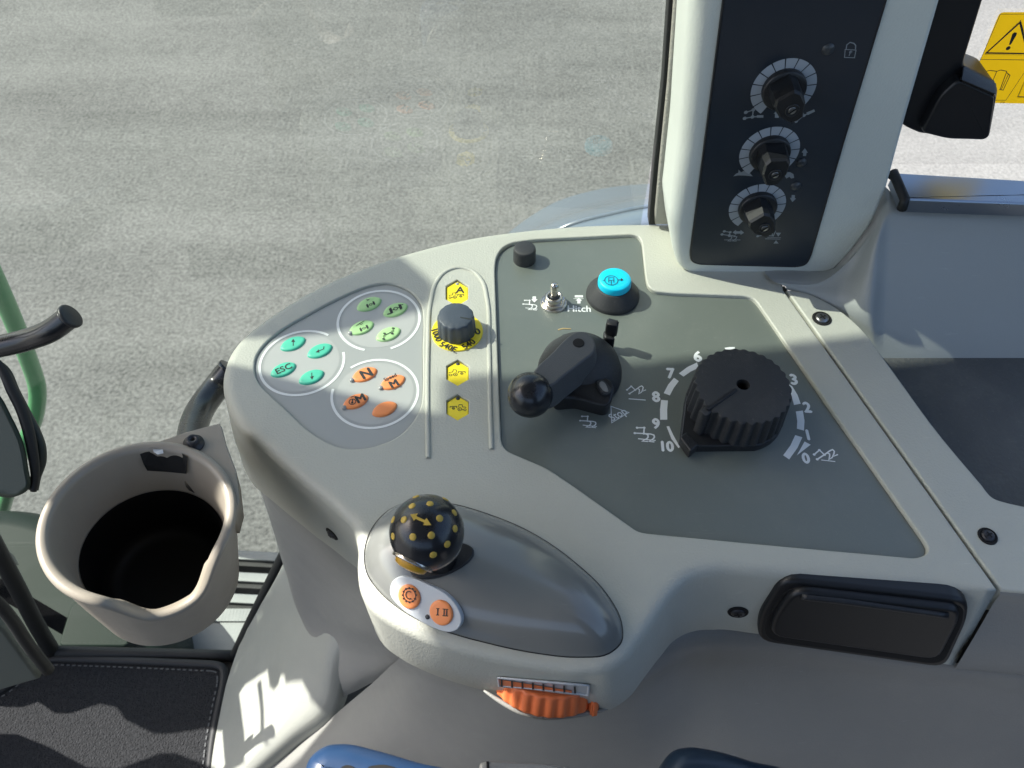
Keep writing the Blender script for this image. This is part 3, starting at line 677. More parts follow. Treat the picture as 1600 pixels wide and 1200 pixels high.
# small black cap
t = thing("cap_button", "small round black cap at the panel's upper left corner", "button", P(819, 404, ZH))
k = pxs(plh, 819, 404)
obj("cap", lathe(P(819.5, 406, ZH), ZUP, [(17.5*k, 0), (17.3*k, .010), (16.6*k, .0122), (15*k, .013), (6*k, .0131), (1*k, .0131)], 48), M['blackmat'], t)
# toggle switch
t = thing("toggle_switch", "chrome toggle switch with hexagonal nut left of the word Hitch", "switch", P(865, 474, ZH))
c = P(865, 474, ZH); k = pxs(plh, 865, 474)
obj("washer", lathe(c, ZUP, [(21*k, 0), (20.6*k, .0012), (19.6*k, .0015)], 40), M['chrome'], t)
bm = bmesh.new(); slab([c+ZUP*.0042+Vector((math.cos(R(60*i+12)), math.sin(R(60*i+12)), 0))*19*k for i in range(6)], ZUP, .003, .0006, 2, bm); obj("nut", bm, M['chrome'], t)
obj("collar", lathe(c+ZUP*.004, ZUP, [(13.5*k, 0), (13.5*k, .0035), (12*k, .0042), (9.5*k, .0043), (9*k, .0026), (2*k, .0024)], 36), M['chrome'], t)
obj("boot", lathe(c+ZUP*.0055, ZUP, [(9.5*k, 0), (8.0*k, .0025), (5*k, .0042)], 30), M['black'], t)
obj("lever", lathe(c+ZUP*.007, Vector((0.0, .10, 1)), [(5.2*k, 0), (5.4*k, .004), (6.2*k, .0085), (6.3*k, .0110), (5.0*k, .0124), (1.5*k, .0128)], 24), M['chrome'], t)
# cyan push button
t = thing("push_button", "bright cyan round push button on a black cone right of the toggle", "button", P(957, 462, ZH))
c = P(957, 462.5, ZH); k = pxs(plh, 957, 462)
obj("base", lathe(c, ZUP, [(41.5*k, 0), (41.5*k, .002), (40.5*k, .0036), (28*k, .0120), (26.5*k, .0126), (15*k, .0126)], 56), M['blackmat'], t)
obj("cap", lathe(c+ZUP*.0110, ZUP, [(25*k, 0), (25.6*k, .003), (25*k, .0062), (23.2*k, .0074), (16*k, .0078), (2*k, .0080)], 56), M['cyan'], t)
pr = Print(pz(ZH+.0191), 1.5e-4); pr.circle((955, 438), 10.3, 1.0).line([(941, 438), (944.5, 438)], 1.2).line([(965.5, 437.5), (972, 437)], 1.2).poly([(974, 437), (970, 434.6), (970, 439.4)])
pr.line([(951, 442), (951, 434), (959, 434), (959, 442)], .9).line([(951, 438), (959, 438)], .8).line([(955, 438), (955, 445)], .9); pr.done("printed_symbol", M['ink'], t)
# dry straw
o = obj("dry_straw", tube([P(872, 515.5, .001), P(880, 513.5, .0015), P(892, 514, .0012)], .0005, 6), M['straw'])
solo(o, "tiny dry straw stalk lying on the panel behind the black lever", "straw")

# ------------------------------------------------------------------ lift lever with ball
t = thing("lift_lever", "black hitch lever with a ball grip on a domed hub in the panel's middle", "lever", P(905, 580, ZH))
c = P(905, 583, ZH); k = pxs(plh, 905, 583)
obj("dome", lathe(c, ZUP, [(66*k, 0), (65*k, .005), (60*k, .012), (50*k, .0185), (36*k, .0235), (20*k, .0265), (4*k, .0275)], 64), M['blackmat'], t)
ZA = .034
arm_px = [(833, 590), (866, 547), (881, 531), (897, 519), (912, 517), (924, 524), (931, 538), (928, 550), (912, 563), (880, 588), (862, 602), (848, 606)]
arm = cr([P(x, y, ZA) for x, y in arm_px], 4, True)
obj("arm", slab(arm, ZUP, .020, .0016, 3, draft=.003), mat("lever_arm_plastic", (.080, .084, .085), .5, grain=(1700, .5, .0005), rvary=.08), t)
c2 = P(904, 536, ZA); obj("hub_hole", lathe(c2+ZUP*.0002, ZUP, [(9*pxs(pz(ZA), 904, 536), 0), (8.6*pxs(pz(ZA), 904, 536), .0003)], 28), M['hole'], t)
bc = P(828, 617, .026); kb = (bc-EYE).dot(FWD)/1200
bm = bmesh.new(); bmesh.ops.create_uvsphere(bm, u_segments=48, v_segments=32, radius=36*kb, matrix=Matrix.Translation(bc)); obj("ball_grip", bm, M['ball'], t)
obj("neck", tube([P(880, 575, .020), P(850, 602, .024), P(835, 613, .026)], .0095, 16), M['blackmat'], t)
# web below the arm and pedestal towards the panel
web = [P(850, 598, .014), P(900, 580, .014), P(952, 590, .014), P(961, 604, .014), P(956, 626, .012), P(946, 634, .010), P(900, 622, .010), P(868, 622, .012)]
obj("web", slab(rounded(web, .003), ZUP, .0145, .002, 3, draft=-.001), M['black'], t)
tb = bmesh.new(); slab(rounded([P(943, 515, .012), P(958, 520, .012), P(962, 530, .012), P(944, 528, .012)], .002, 3), ZUP, .013, .0015, 2, tb); obj("stop_foot", tb, M['black'], t)
tp = P(955, 521, .011)
tb = bmesh.new(); box(tb, (-.0042, -.003, 0), (.0042, .0032, .014), Matrix.Rotation(R(-18), 3, 'Z') @ Matrix.Rotation(R(8), 3, 'X'), tp); bmesh.ops.bevel(tb, geom=tb.edges[:], offset=.001, segments=2, affect='EDGES'); obj("stop_tab", tb, M['black'], t)
tb = bmesh.new(); slab(cr([P(933, 595, .0165), P(940, 592.5, .0165), P(952, 602, .0155), P(956.5, 610, .015), P(953, 615, .015), P(944, 616, .0155), P(936, 606, .0165)], 4, True), (ZUP+Vector((.15, -.35, 0))), .004, .0008, 2, tb); obj("grey_catch", tb, M['blackmat'], t)
tb = bmesh.new(); slab(cr([P(937, 597, .0172), P(941, 595.5, .0172), P(950, 607, .0162), P(950.5, 612, .016), P(946, 612, .016)], 4, True), (ZUP+Vector((.15, -.35, 0))), .002, .0005, 2, tb)
obj("catch_rib", tb, mat("grey_catch_plastic", (.20, .20, .19), .5), t)

# ------------------------------------------------------------------ big depth knob
t = thing("depth_dial", "large black fluted dial with pointer on the numbered scale from 0 to 10", "dial", P(1148, 640, ZH))
c = P(1145, 643, ZH); k = pxs(plh, 1145, 643)
flp = [c+Vector((math.cos(R(a)), math.sin(R(a)), 0))*76*k for a in range(-75, 166, 5)]
flp += [P(1062, 681, ZH), P(1060, 690, ZH), P(1073, 703, ZH), P(1085, 706, ZH)]
obj("flange", slab([p+ZUP*.0065 for p in rounded(flp, .0012, 2)], ZUP, .0065, .0012, 2), M['black'], t)
def fl(a, kk, r):
    amp = (.07 if kk in (1, 2, 3) else .055 if kk in (0, 4) else .035 if kk == 5 else 0)
    return r*(1-amp*(.5+.5*math.cos(30*a))**1.3)
obj("cap", lathe(c+ZUP*.0065, ZUP, [(76*k, 0), (75.3*k, .003), (74*k, .012), (73*k, .0205), (72.2*k, .0222), (70.8*k, .0232), (40*k, .0234), (10*k, .0234)], 288, rfun=fl, cap1=False), M['blackmat'], t)
ZT = ZH+.0299; kt = pxs(pz(ZT), 1158, 597)
cc = c.copy(); cc.z = ZT
obj("centre_hole", lathe(cc, ZUP, [(10.2*k, 0), (9.0*k, -.0012), (8.6*k, -.012), (.5*k, -.012)], 30, cap1=True), M['hole'], t)
pr = Print(pz(ZT), 1e-4)
d1 = (P(1068, 697, ZH)-Vector((c.x, c.y, ZH))).normalized(); sd = Vector((-d1.y, d1.x, 0))
tb = bmesh.new(); slab([cc+d1*.0068+sd*.0012, cc+d1*.0330+sd*.0012, cc+d1*.0330-sd*.0012, cc+d1*.0068-sd*.0012], ZUP, .001, .0003, 2, tb)
for v in tb.verts: v.co.z += .0006
obj("pointer_ridge", tb, M['black'], t); pr.bm.free()
tb = bmesh.new()
q = [cc+d1*.0300+sd*.0028, cc+d1*.0368+sd*.0028, cc+d1*.0368-sd*.0028, cc+d1*.0300-sd*.0028]
slab(q, ZUP, .024, .0008, 2, tb)
for v in tb.verts: v.co.z -= .001
obj("pointer_rib", tb, M['blackmat'], t)
tb = bmesh.new(); slab(rounded([P(1062, 682, .006), P(1073, 674, .006), P(1092, 694, .006), P(1079, 705, .006)], .001, 2), ZUP, .008, .001, 2, tb); obj("stop_block", tb, M['black'], t)

# ------------------------------------------------------------------ joystick pod
pod_px = [(569, 872), (572, 847), (586, 818), (612, 794), (648, 782), (700, 786), (762, 803), (830, 832), (900, 880), (948, 928), (971, 972), (971, 1003), (952, 1021), (905, 1027), (840, 1021), (762, 1005), (690, 984), (630, 955), (590, 921), (573, 895)]
pod_out = cr([P(*p) for p in pod_px], 5, True); pod_out = ccw(pod_out, ZUP)
pc = P(745, 905, 0); HP = .024
spine = [P(655, 865, 0), P(880, 965, 0)]
pbm = bmesh.new(); prev = None
def toward(p, s):
    a, b = spine; ab = b-a; tt = max(0, min(1, (p-a).dot(ab)/ab.length_squared)); q = a+ab*tt*.9
    return q+(p-q)*s
for k_ in range(13):
    s = 1-k_/12*.985; z = -.0008+HP*(1-s**2.2)**.75 if s < 1 else -.0008
    cur = ring(pbm, [toward(p, s)+ZUP*z for p in pod_out])
    if prev: bridge(pbm, prev, cur)
    prev = cur
pbm.faces.new(prev)
pod = thing("joystick_pod", "glossy dark grey teardrop pod carrying the dotted ball joystick", "pod", P(760, 905, 0))
podo = obj("dome", pbm, M['pod'], pod); POD = bvh_of(podo)
po = [p+ZUP*.0002 for p in pod_out]
obj("edge_gap", tube([p-ZUP*.0001 for p in pod_out], .0003, 8, closed=True), M['rubber'], pod)
# capsule with two buttons
loc, n = hit(POD, 664, 945)
n = (n+Vector((-.10, -.05, .1))).normalized(); plc = (loc+n*.0010, n)
cap_px = [(609, 928), (612, 910), (624, 901), (640, 902), (670, 914), (697, 929), (714, 948), (721, 969), (715, 983), (702, 988), (684, 984), (655, 970), (627, 951)]
obj("button_plate", slab(cr([PP(*p, plc) for p in cap_px], 5, True), n, .006, .0006, 2), M['capsule'], pod)
BT = [("orange pod button with a C inside a toothed ring", (640, 932), 17), ("orange pod button marked with numerals I and II", (690, 957), 18)]
for i, (lb, (bx, by), rr) in enumerate(BT):
    c = PP(bx, by, plc); k = pxs(plc, bx, by)
    o = obj("round_button", lathe(c, n, [(rr*k, -.0003), (rr*k, .0006), (rr*.93*k, .0013), (rr*.75*k, .0016), (1*k, .0017)], 36), M['orange'], pod); o['label'] = lb
    pr = Print((c+n*.0017, n), 1e-4); bx -= .2; by -= 2.2
    if i == 0:
        pr.circle((bx, by), 9.6, 1.1)
        for a in range(0, 360, 30): pr.disc((bx+10.3*math.cos(R(a)), by-11*math.sin(R(a))), 1.5, 8)
        pr.arc((bx, by), 4.6, 6.1, R(55), R(305), 16)
    else:
        pr.line([(bx-5.5, by-4), (bx-6, by+6)], 1.8).line([(bx-8, by-4), (bx-3, by-4)], 1).line([(bx-8.5, by+6), (bx-3.5, by+6)], 1)
        pr.line([(bx+4.5, by-3), (bx+4, by+7)], 1.7).line([(bx+8.5, by-3), (bx+8, by+7)], 1.7).line([(bx+2, by-3.5), (bx+11, by-2.5)], 1.1).line([(bx+1.5, by+7), (bx+10.5, by+7.5)], 1.1)
    pr.done("printed_symbol", M['ink'], o)
c = PP(668, 964, plc); obj("indicator_light", lathe(c, n, [(3.6*pxs(plc, 668, 964), 0), (3.2*pxs(plc, 668, 964), .0004), (.0002, .0005)], 16), M['dimled'], pod)
# joystick
t = thing("joystick", "black ball joystick with ochre dots and a double arrow on the pod", "joystick", P(700, 872, .012))
loc, n = hit(POD, 700, 874)
ob = bmesh.new(); ex_ = (PP(740, 858, (loc, n))-PP(650, 885, (loc, n))).normalized(); ey_ = n.cross(ex_)
k = pxs((loc, n), 700, 874); boot_c = PP(690, 875, (loc, n))
lp = [boot_c+n*.0012+ex_*math.cos(2*math.pi*i/40)*52*k+ey_*math.sin(2*math.pi*i/40)*25*k for i in range(40)]
obj("boot_plate", slab(lp, n, .004, .001, 2), M['black'], t)
jb = P(667, 831, .060); jr = 58.5*(jb-EYE).dot(FWD)/1200
obj("stalk", tube([boot_c-n*.002, boot_c*.55+jb*.45, jb], lambda s: .009-.003*s, 18), M['black'], t)
bm = bmesh.new(); bmesh.ops.create_uvsphere(bm, u_segments=56, v_segments=40, radius=jr, matrix=Matrix.Translation(jb)); bo = obj("ball", bm, M['ball'], t); BALL = bvh_of(bo)
dots = [(631, 812), (644, 790.5), (672, 787), (696, 780), (710, 801), (687, 810), (711, 826), (645, 839), (674, 836.5), (699, 850.5), (677, 867), (614, 812), (614, 838), (650, 776), (672, 772)]
for x, y in dots:
    h_ = hit(BALL, x, y)
    if h_[0] is None: continue
    n_ = (h_[0]-jb).normalized(); q = jb+n_*jr
    obj("dot", lathe(q-n_*.0003, n_, [(.0019, 0), (.0018, .0005), (.0010, .0007), (.0002, .00075)], 14), M['dotyellow'], bo)
h_ = hit(BALL, 657, 812); n_ = (h_[0]-jb).normalized()
pr = Print((jb+n_*(jr+.0001), n_), 2e-4)
pr.poly([(641, 804), (653, 802.5), (650.5, 806.5), (664, 813), (666.5, 809.5), (674, 820.5), (661, 821), (663, 817), (649.5, 811), (647, 814)]); 
pr.done("printed_arrow", M['dotyellow'], bo)
# amber push button let into the ball with a chrome collar
h_ = hit(BALL, 642, 878)
nb = Vector((-.40, -.80, -.34)).normalized()
cb = jb+nb*jr*.855
obj("collar", lathe(cb, nb, [(.0112, -.001), (.0114, .0004), (.0109, .0010), (.0096, .0008), (.0094, -.002)], 40, cap1=False), M['chrome'], t)
obj("amber_button", lathe(cb, nb, [(.0091, -.001), (.0091, .001), (.0082, .0032), (.0055, .0044), (.0005, .0048)], 32), M['amber'], t)
nr = Vector((.28, -.30, -1)).normalized()
obj("chrome_band", lathe(jb+nr*jr*.62, nr, [(jr*.795, -.0015), (jr*.80, 0), (jr*.775, .0012), (jr*.70, .0022)], 48, cap1=False), M['chrome'], t)

# ------------------------------------------------------------------ thumbwheel on the pod's front
loc, n = hit(SHELL, 850, 1088); ax = ZUP
t = thing("thumbwheel", "orange ribbed thumbwheel in the pod's front wall below a clear scale", "thumbwheel", loc)
out = Vector((n.x, n.y, 0)).normalized(); kw = (loc-EYE).dot(FWD)/1200
RW = .036; TT = R(36); orad = out*math.cos(TT)+ZUP*math.sin(TT); axw = ZUP*math.cos(TT)-out*math.sin(TT)
side = axw.cross(orad)
if side.x < 0: side = -side
mid = P(851, 1094, loc.z+.001); cw = mid-orad*(RW-.0075)
def wf(a, kk, r): return r*(1-.045*(.5+.5*math.cos(30*a))**1.5) if kk in (2, 3, 4) else r*(1-.02*(.5+.5*math.cos(30*a)) if kk == 1 else 1)
obj("wheel", lathe(cw-axw*.0075, axw, [(RW*.93, 0), (RW*.985, .001), (RW, .003), (RW, .009), (RW*.99, .0125), (RW*.985, .0145), (RW*.94, .0155), (RW*.3, .0155)], 240, rfun=wf, cap0=True), M['wheelorange'], t)
tb = bmesh.new(); ptab = cw+(side*.86+orad*.52).normalized()*(RW+.001)
rm = Matrix((side, orad, axw)).transposed() @ Matrix.Rotation(R(-28), 3, 'Z')
box(tb, (-.0026, -.005, -.0095), (.0026, .0055, .008), rm, cw+(side*.80+orad*.60).normalized()*(RW-.001)); bmesh.ops.bevel(tb, geom=tb.edges[:], offset=.0014, segments=3, affect='EDGES'); obj("pointer_tab", tb, M['wheelorange'], t)
obj("slot_lip", tube(cr([P(756, 1079, -.058), P(785, 1098, -.058), P(815, 1113, -.058), P(850, 1120, -.058), P(890, 1118, -.058), P(925, 1113, -.058), P(950, 1107, -.058)], 5), lambda s_: .0006+.0012*math.sin(math.pi*s_)**.5, 10), M['lower'], t)
t2 = thing("scale_window", "narrow clear scale strip with dark ticks above the orange thumbwheel", "scale", hit(SHELL, 850, 1069)[0])
def shell_pt(px, py, off=.0006):
    l, nn = hit(SHELL, px, py); return l+nn*off
def strip(pxl_top, pxl_bot, off):
    bm = bmesh.new(); a = ring(bm, [shell_pt(*p, off) for p in pxl_top]); b = ring(bm, [shell_pt(*p, off) for p in pxl_bot]); bridge(bm, a, b, closed=False)
    for f in bm.faces:
        f.normal_update()
        if f.normal.dot(out) < 0: f.normal_flip()
    return bm
tops = [(779+k_*141/12, 1056+k_*12/12) for k_ in range(13)]; bots = [(780+k_*139/12, 1068.5+k_*15/12-1.5*math.sin(math.pi*k_/12)) for k_ in range(13)]
obj("strip", strip(tops, bots, .0008), M['clear'], t2)
obj("orange_band", strip([(781+k_*112/12, 1058.5+k_*17.5/12) for k_ in range(13)], [(782+k_*112/12, 1067.5+k_*13/12) for k_ in range(13)], .0012), M['wheelorange'], t2)
tb = bmesh.new()
for k_ in range(8):
    x = 783+k_*16.2; y = 1058+k_*1.45
    f = ring(tb, [shell_pt(*p, .0016) for p in ((x, y), (x+3, y), (x+3.4, y+11), (x+.4, y+11))]); tb.faces.new(f)
bmesh.ops.recalc_face_normals(tb, faces=tb.faces)
obj("ticks", tb, M['ink'], t2)
tb = bmesh.new(); fr_ = [shell_pt(*p, .0010) for p in (tops+bots[::-1])]; tube(fr_, .0007, 6, tb, closed=True); obj("frame", tb, M['capsule'], t2)

# ------------------------------------------------------------------ ashtray in the console's front slope
loc, n = hit(SHELL, 1340, 975); pla = (loc+n*.001, n)
t = thing("ashtray", "black rounded flap ashtray set in the console's front slope", "ashtray", loc)
fr_px = [(1222, 905), (1515, 938), (1513, 970), (1478, 1046), (1184, 1004), (1186, 965)]
def pla_pts(pxl, off=0.0, n_=4): return rounded([PP(*p, (pla[0]+n*off, n)) for p in pxl], .011, 4)
obj("surround", slab(pla_pts(fr_px, .004), n, .010, .003, 4), M['blackdeep'], t)
lid_px = [(1240, 923), (1501, 953), (1499, 974), (1468, 1034), (1203, 996), (1208, 968)]
gr_px = [(1233, 915), (1507, 946), (1505, 972), (1473, 1040), (1194, 1000), (1198, 966)]
obj("groove", slab(pla_pts(gr_px, .0044), n, .002, .0004, 1), M['hole'], t)
obj("lid", slab(pla_pts(lid_px, .0085), n, .006, .003, 4), M['blackdeep'], t)
obj("lip", tube(cr([PP(*p, (pla[0]+n*.0085, n)) for p in [(1252, 932), (1300, 937), (1400, 950), (1480, 961)]], 5), .0022, 10), M['black'], t)

# ------------------------------------------------------------------ screws
def screw(px, py, tree, label, r=11, tilt=None, dark=True, recess=True):
    loc, n = hit(tree, px, py); k = (loc-EYE).dot(FWD)/1200
    t = thing("screw", label, "screw", loc, "trim screws")
    obj("recess", lathe(loc+n*.0003, n, [((r+5)*k, -.0002), ((r+4.4)*k, .0004), ((r+2.2)*k, .0005), ((r+1.4)*k, .0001)], 28, cap1=True), M['hole'], t)
    hd = obj("head", lathe(loc+n*.0006, n, [(r*k, -.0004), (r*k, .0006), (r*.8*k, .0013), (r*.4*k, .0016), (.0001, .0017)], 26), M['darksteel'] if dark else M['steel'], t)
    ex, ey, ez = frame_of(n); bm = bmesh.new(); a = R(25)
    u = ex*math.cos(a)+ey*math.sin(a); v = ez.cross(u)
    for i, (p, q) in enumerate(((u, v), (v, u))):
        flat([[loc+n*(.00245+i*3e-5)+p*r*.55*k+q*r*.13*k, loc+n*(.00245+i*3e-5)-p*r*.55*k+q*r*.13*k, loc+n*(.00245+i*3e-5)-p*r*.55*k-q*r*.13*k, loc+n*(.00245+i*3e-5)+p*r*.55*k-q*r*.13*k]], n, bm)
    obj("cross_slot", bm, M['hole'], hd, smooth=False)
screw(519, 834, SHELL, "dark screw in the console's left wall beside the cup holder", 8)
screw(1153, 956, SHELL, "dark screw in the front slope left of the black ashtray", 11)

# ------------------------------------------------------------------ trim behind the joint: strip, tray and arch wall
rt = thing("rear_trim", "grey plastic trim with a sunken tray right of the console joint", "trim panel", P(1500, 650, 0))
edge = [(1230, 452), (1262, 458), (1300, 476), (1346, 513), (1381, 559), (1473, 684), (1533, 755), (1552, 777), (1575, 785), (1760, 792)]
ro = [P(x, y) for x, y in [(1565, 921), (1229, 453)]]
ro = [P(1565-336*k_/14, 922-469*k_/14) for k_ in range(15)]+cr([P(*p) for p in edge], 5)[1:]
front = [P(1760, 940)]
loop2 = ro+front
bm = bmesh.new()
lp = ccw(loop2, ZUP); inn2 = inward(lp, ZUP); r2 = .0016
top2 = ring(bm, [p+i*r2 for p, i in zip(lp, inn2)]); pv = top2
for k_ in range(1, 4):
    a = math.pi/2*k_/3; cu = ring(bm, [p+i*(r2-r2*math.sin(a))-ZUP*(r2-r2*math.cos(a)) for p, i in zip(lp, inn2)]); bridge(bm, cu, pv); pv = cu
dn = ring(bm, [p-ZUP*.028 for p in lp]); bridge(bm, dn, pv); bm.faces.new(top2)
so_ = obj("top_strip", bm, M['shell'], rt); STRIP = bvh_of(so_)
# sloped front of the trim, right of the joint
fr = bmesh.new()
rows = [[P(1560, 912, -.0004), P(1660, 922, -.0004), P(1760, 931, -.0004)], [P(1563, 922, -.0015), P(1660, 933, -.0015), P(1760, 943, -.0015)], [P(1553, 941, -.0125), P(1660, 952, -.0125), P(1760, 962, -.010)], [P(1494, 1042, -.071), P(1640, 1056, -.071), P(1760, 1070, -.071)], [P(1494, 1042, -.10), P(1640, 1056, -.10), P(1760, 1070, -.10)]]
obj("front_slope", loft(rows, 3, 4), M['lower'], rt)
ZTR = -.026
obj("tray_floor", flat([[P(1340, 480, ZTR), P(1330, 540, ZTR), P(1560, 800, ZTR), P(1800, 820, ZTR), P(1800, 560, ZTR)]], ZUP), M['tray'], rt, smooth=False)
wpl = (Vector((0, .3735, ZTR)), Vector((0, -.0905, .0605)).normalized())
def WP(px, py): return PP(px, py, wpl)
def wrow(c0, ca, c1, c2, y, xc): return [c0, ca, c1, c2, WP(xc, y), WP(xc+16, y+1), WP(1480, y+6), WP(1600, y+14), WP(1780, y+27)]
rows = [
 wrow(G(1228, 452, 'z', -.002), G(1264, 463, 'z', -.003), G(1302, 482, 'z', -.004), G(1352, 522, 'z', -.012), 560, 1378),
 wrow(G(1228, 448, 'z', .001), G(1266, 455, 'z', .001), G(1308, 466, 'z', .003), G(1356, 490, 'z', .006), 510, 1380),
 wrow(G(1222, 445, 'z', .002), G(1270, 448, 'z', .003), G(1318, 444, 'z', .010), G(1360, 450, 'z', .022), 455, 1382),
 wrow(G(1214, 442, 'z', .003), G(1276, 444, 'z', .005), G(1334, 418, 'z', .020), G(1364, 410, 'z', .036), 405, 1385),
 wrow(G(1208, 439, 'z', .003), G(1282, 440, 'z', .006), G(1350, 389, 'z', .034), G(1370, 376, 'z', .049), 360, 1388),
 wrow(G(1204, 436, 'z', .003), G(1288, 437, 'z', .007), G(1366, 358, 'z', .048), G(1379, 340, 'z', .060), 331, 1391),
 [G(1200, 400, 'y', .47), G(1290, 400, 'y', .475), G(1345, 330, 'y', .478), G(1366, 290, 'y', .48), G(1388, 296, 'y', .455), G(1404, 312, 'z', .0655), G(1480, 318, 'z', .0655), G(1600, 326, 'z', .0655), G(1780, 336, 'z', .0655)],
]
obj("arch_wall", loft(rows, 5, 5), M['trim'], rt)
t_ = thing("window_sill", "satin grey window sill reflecting blue sky above the tray", "sill", PY(1500, 300, .44))
ZS = .080
sill = [P(1391, 270, ZS), P(1412, 311, ZS), P(1600, 332-14, ZS), P(1900, 344-8, ZS), P(1900, 300, ZS), P(1600, 281, ZS)]
obj("top_bar", slab(rounded([P(1396, 269, ZS), P(1414, 311, ZS), P(1600, 318, ZS), P(1850, 328, ZS), P(1850, 297, ZS), P(1600, 281, ZS)], .001, 2), ZUP, .011, .0018, 3), M['gloss'], t_)
obj("end_seal", tube([P(1389, 276, ZS-.002), P(1396, 270, ZS+.0015), P(1414, 312, ZS-.001), P(1409, 326, ZS-.009)], .0035, 10), M['rubber'], t_)
screw(1284, 498, STRIP, "bright steel screw in the sunlit trim left of the tray", 10, dark=False)
screw(1543, 838, STRIP, "dark screw in the trim strip right of the console joint", 10)

# ------------------------------------------------------------------ pillar with three small dials
YP = .44; pil_n = Vector((0, -1, 0)); plp = (Vector((0, YP, 0)), pil_n)
pl_px = [(1106, -330), (1090, -120), (1077, 40), (1062, 230), (1050, 330), (1047, 350), (1052, 396), (1060, 418), (1077, 428), (1180, 432), (1274, 434), (1300, 427), (1330, 395), (1362, 352), (1386, 295), (1416, 185), (1470, 0), (1560, -330)]
pil = thing("corner_pillar", "pale grey window pillar with a dark panel of three dials", "pillar", PY(1160, 430, YP))
pts = rounded([PY(*p, YP) for p in pl_px], .005, 3)
LX = PY(1090, 230, YP).x
obj("body", slab(pts, pil_n, .050, lambda p: .0035+.0095*max(0, min(1, (LX+.012-p.x)/.024)), 6), M['pillar'], pil)
lip = cr([PY(x, y, YP-.003) for x, y in [(1070, 431), (1084, 435), (1180, 438), (1276, 439), (1305, 431), (1336, 402), (1370, 358)]], 5)
obj("base_lip", tube(lip, lambda s_: .0008+.0016*math.sin(math.pi*s_)**.3, 10), M['shell'], pil)
pan_px = [(1160, -330), (1131, 0), (1105, 200), (1079, 396), (1081, 409), (1093, 413), (1245, 417), (1259, 414), (1266, 402), (1320, 215), (1386, -5), (1480, -330)]
pan = rounded([PY(*p, YP-.0012) for p in pan_px], .004, 3)
YQ = YP-.0012
obj("dial_panel", slab(pan, pil_n, .003, .0008, 3), M['darkpanel'], pil)
obj("panel_edge", tube([p+Vector((0, .0006, 0)) for p in pan], .0009, 6, closed=True), M['black'], pil)
plq = (Vector((0, YQ, 0)), pil_n)
def pillar_dial(cx, cy, rx, label, aim):
    t = thing("pillar_dial", label, "dial", PY(cx, cy, YQ), "small dials on the pillar panel")
    k = pxs(plq, cx, cy); c = PY(cx, cy, YQ)
    pr = Print(plq, 1.5e-4)
    for i in range(13):
        a0 = R(-62+i*304/13+1.1); a1 = R(-62+(i+1)*304/13-1.1)
        if i == 6: pass
        pr.arc((cx, cy), rx*.66, rx, a0, a1, 6)
    pr.done("printed_ring", M['ringprint'], t)
    obj("base", lathe(c, pil_n, [(rx*.68*k, 0), (rx*.68*k, .003), (rx*.64*k, .0045), (rx*.4*k, .0048)], 40), M['black'], t)
    # tapered grip standing out of the panel, its nose turned by `aim`
    ex, ez_ = Vector((1, 0, 0)), Vector((0, 0, 1)); ca, sa = math.cos(R(aim)), math.sin(R(aim))
    fx = ex*ca+ez_*sa; fy = -ex*sa+ez_*ca         # fx along the nose
    s = rx*k
    def g(u, v, h): return c+fx*(u*s)+fy*(v*s)+pil_n*h
    low_ = [(-.5, .30), (-.5, -.30), (-.30, -.44), (.15, -.44), (.62, -.20), (.66, 0), (.62, .20), (.15, .44), (-.30, .44)]
    bm = bmesh.new(); prev = None
    for h, sc in ((.004, 1.06), (.014, 1.0), (.0195, .94), (.0212, .82)):
        cur = ring(bm, [g(u*sc, v*sc, h) for u, v in low_])
        if prev: bridge(bm, prev, cur)
        prev = cur
    bm.faces.new(prev); bmesh.ops.recalc_face_normals(bm, faces=bm.faces)
    obj("grip", bm, M['blackdeep'], t, smooth=False)
    sc_c = c+pil_n*.0212+fx*s*.12
    obj("screw_well", lathe(sc_c, pil_n, [(.22*s, .0001), (.21*s, .0006), (.17*s, .0005), (.165*s, .0001)], 22, cap1=True), M['black'], t)
    hd = obj("slotted_screw", lathe(sc_c+pil_n*.0003, pil_n, [(.12*s, 0), (.11*s, .0003), (.001*s, .0004)], 20), M['steel'], t)
    bm = bmesh.new(); u_ = ex*math.cos(R(aim*.3+60))+ez_*math.sin(R(aim*.3+60)); v_ = pil_n.cross(u_); q = sc_c+pil_n*.0009
    flat([[q+u_*.13*s+v_*.025*s, q-u_*.13*s+v_*.025*s, q-u_*.13*s-v_*.025*s, q+u_*.13*s-v_*.025*s]], pil_n, bm); obj("slot", bm, M['hole'], hd, smooth=False)
pillar_dial(1224, 138, 50, "uppermost pillar dial, above the hare and tortoise dial", -55)
pillar_dial(1202, 238, 46, "middle pillar dial, between the hare and tortoise symbols", -88)
pillar_dial(1183, 323, 43.5, "lowest pillar dial, just above the bottom hitch symbols", -48)
def zl(l): return [(1060+x/3.529, 60+y/3.529) for x, y in l]
pr = Print(plq)
for d in ((372, 407), (413, 393), (365, 440), (408, 432)): pr.disc(zl([d])[0], 3)
pr.line(zl([(372, 407), (413, 393), (408, 432)]), 1.8).line(zl([(365, 440), (408, 432), (440, 430)]), 1.8).poly(zl([(432, 422), (468, 422), (468, 436), (432, 436)]))
pr.done("printed_symbol", M['grprint'], pil); pr = Print(plq)
pr.poly(zl([(545, 395), (566, 415), (555, 415), (553, 437), (531, 437), (533, 415), (524, 415)]))
pr.done("printed_symbol", M['grprint'], pil); pr = Print(plq)
pr.disc(zl([(650, 457)])[0], 2.6).disc(zl([(692, 425)])[0], 2.6).line(zl([(650, 457), (692, 425), (715, 412)]), 1.8).line(zl([(692, 425), (682, 395)]), 1.8).poly(zl([(705, 408), (748, 390), (753, 402), (712, 422)]))
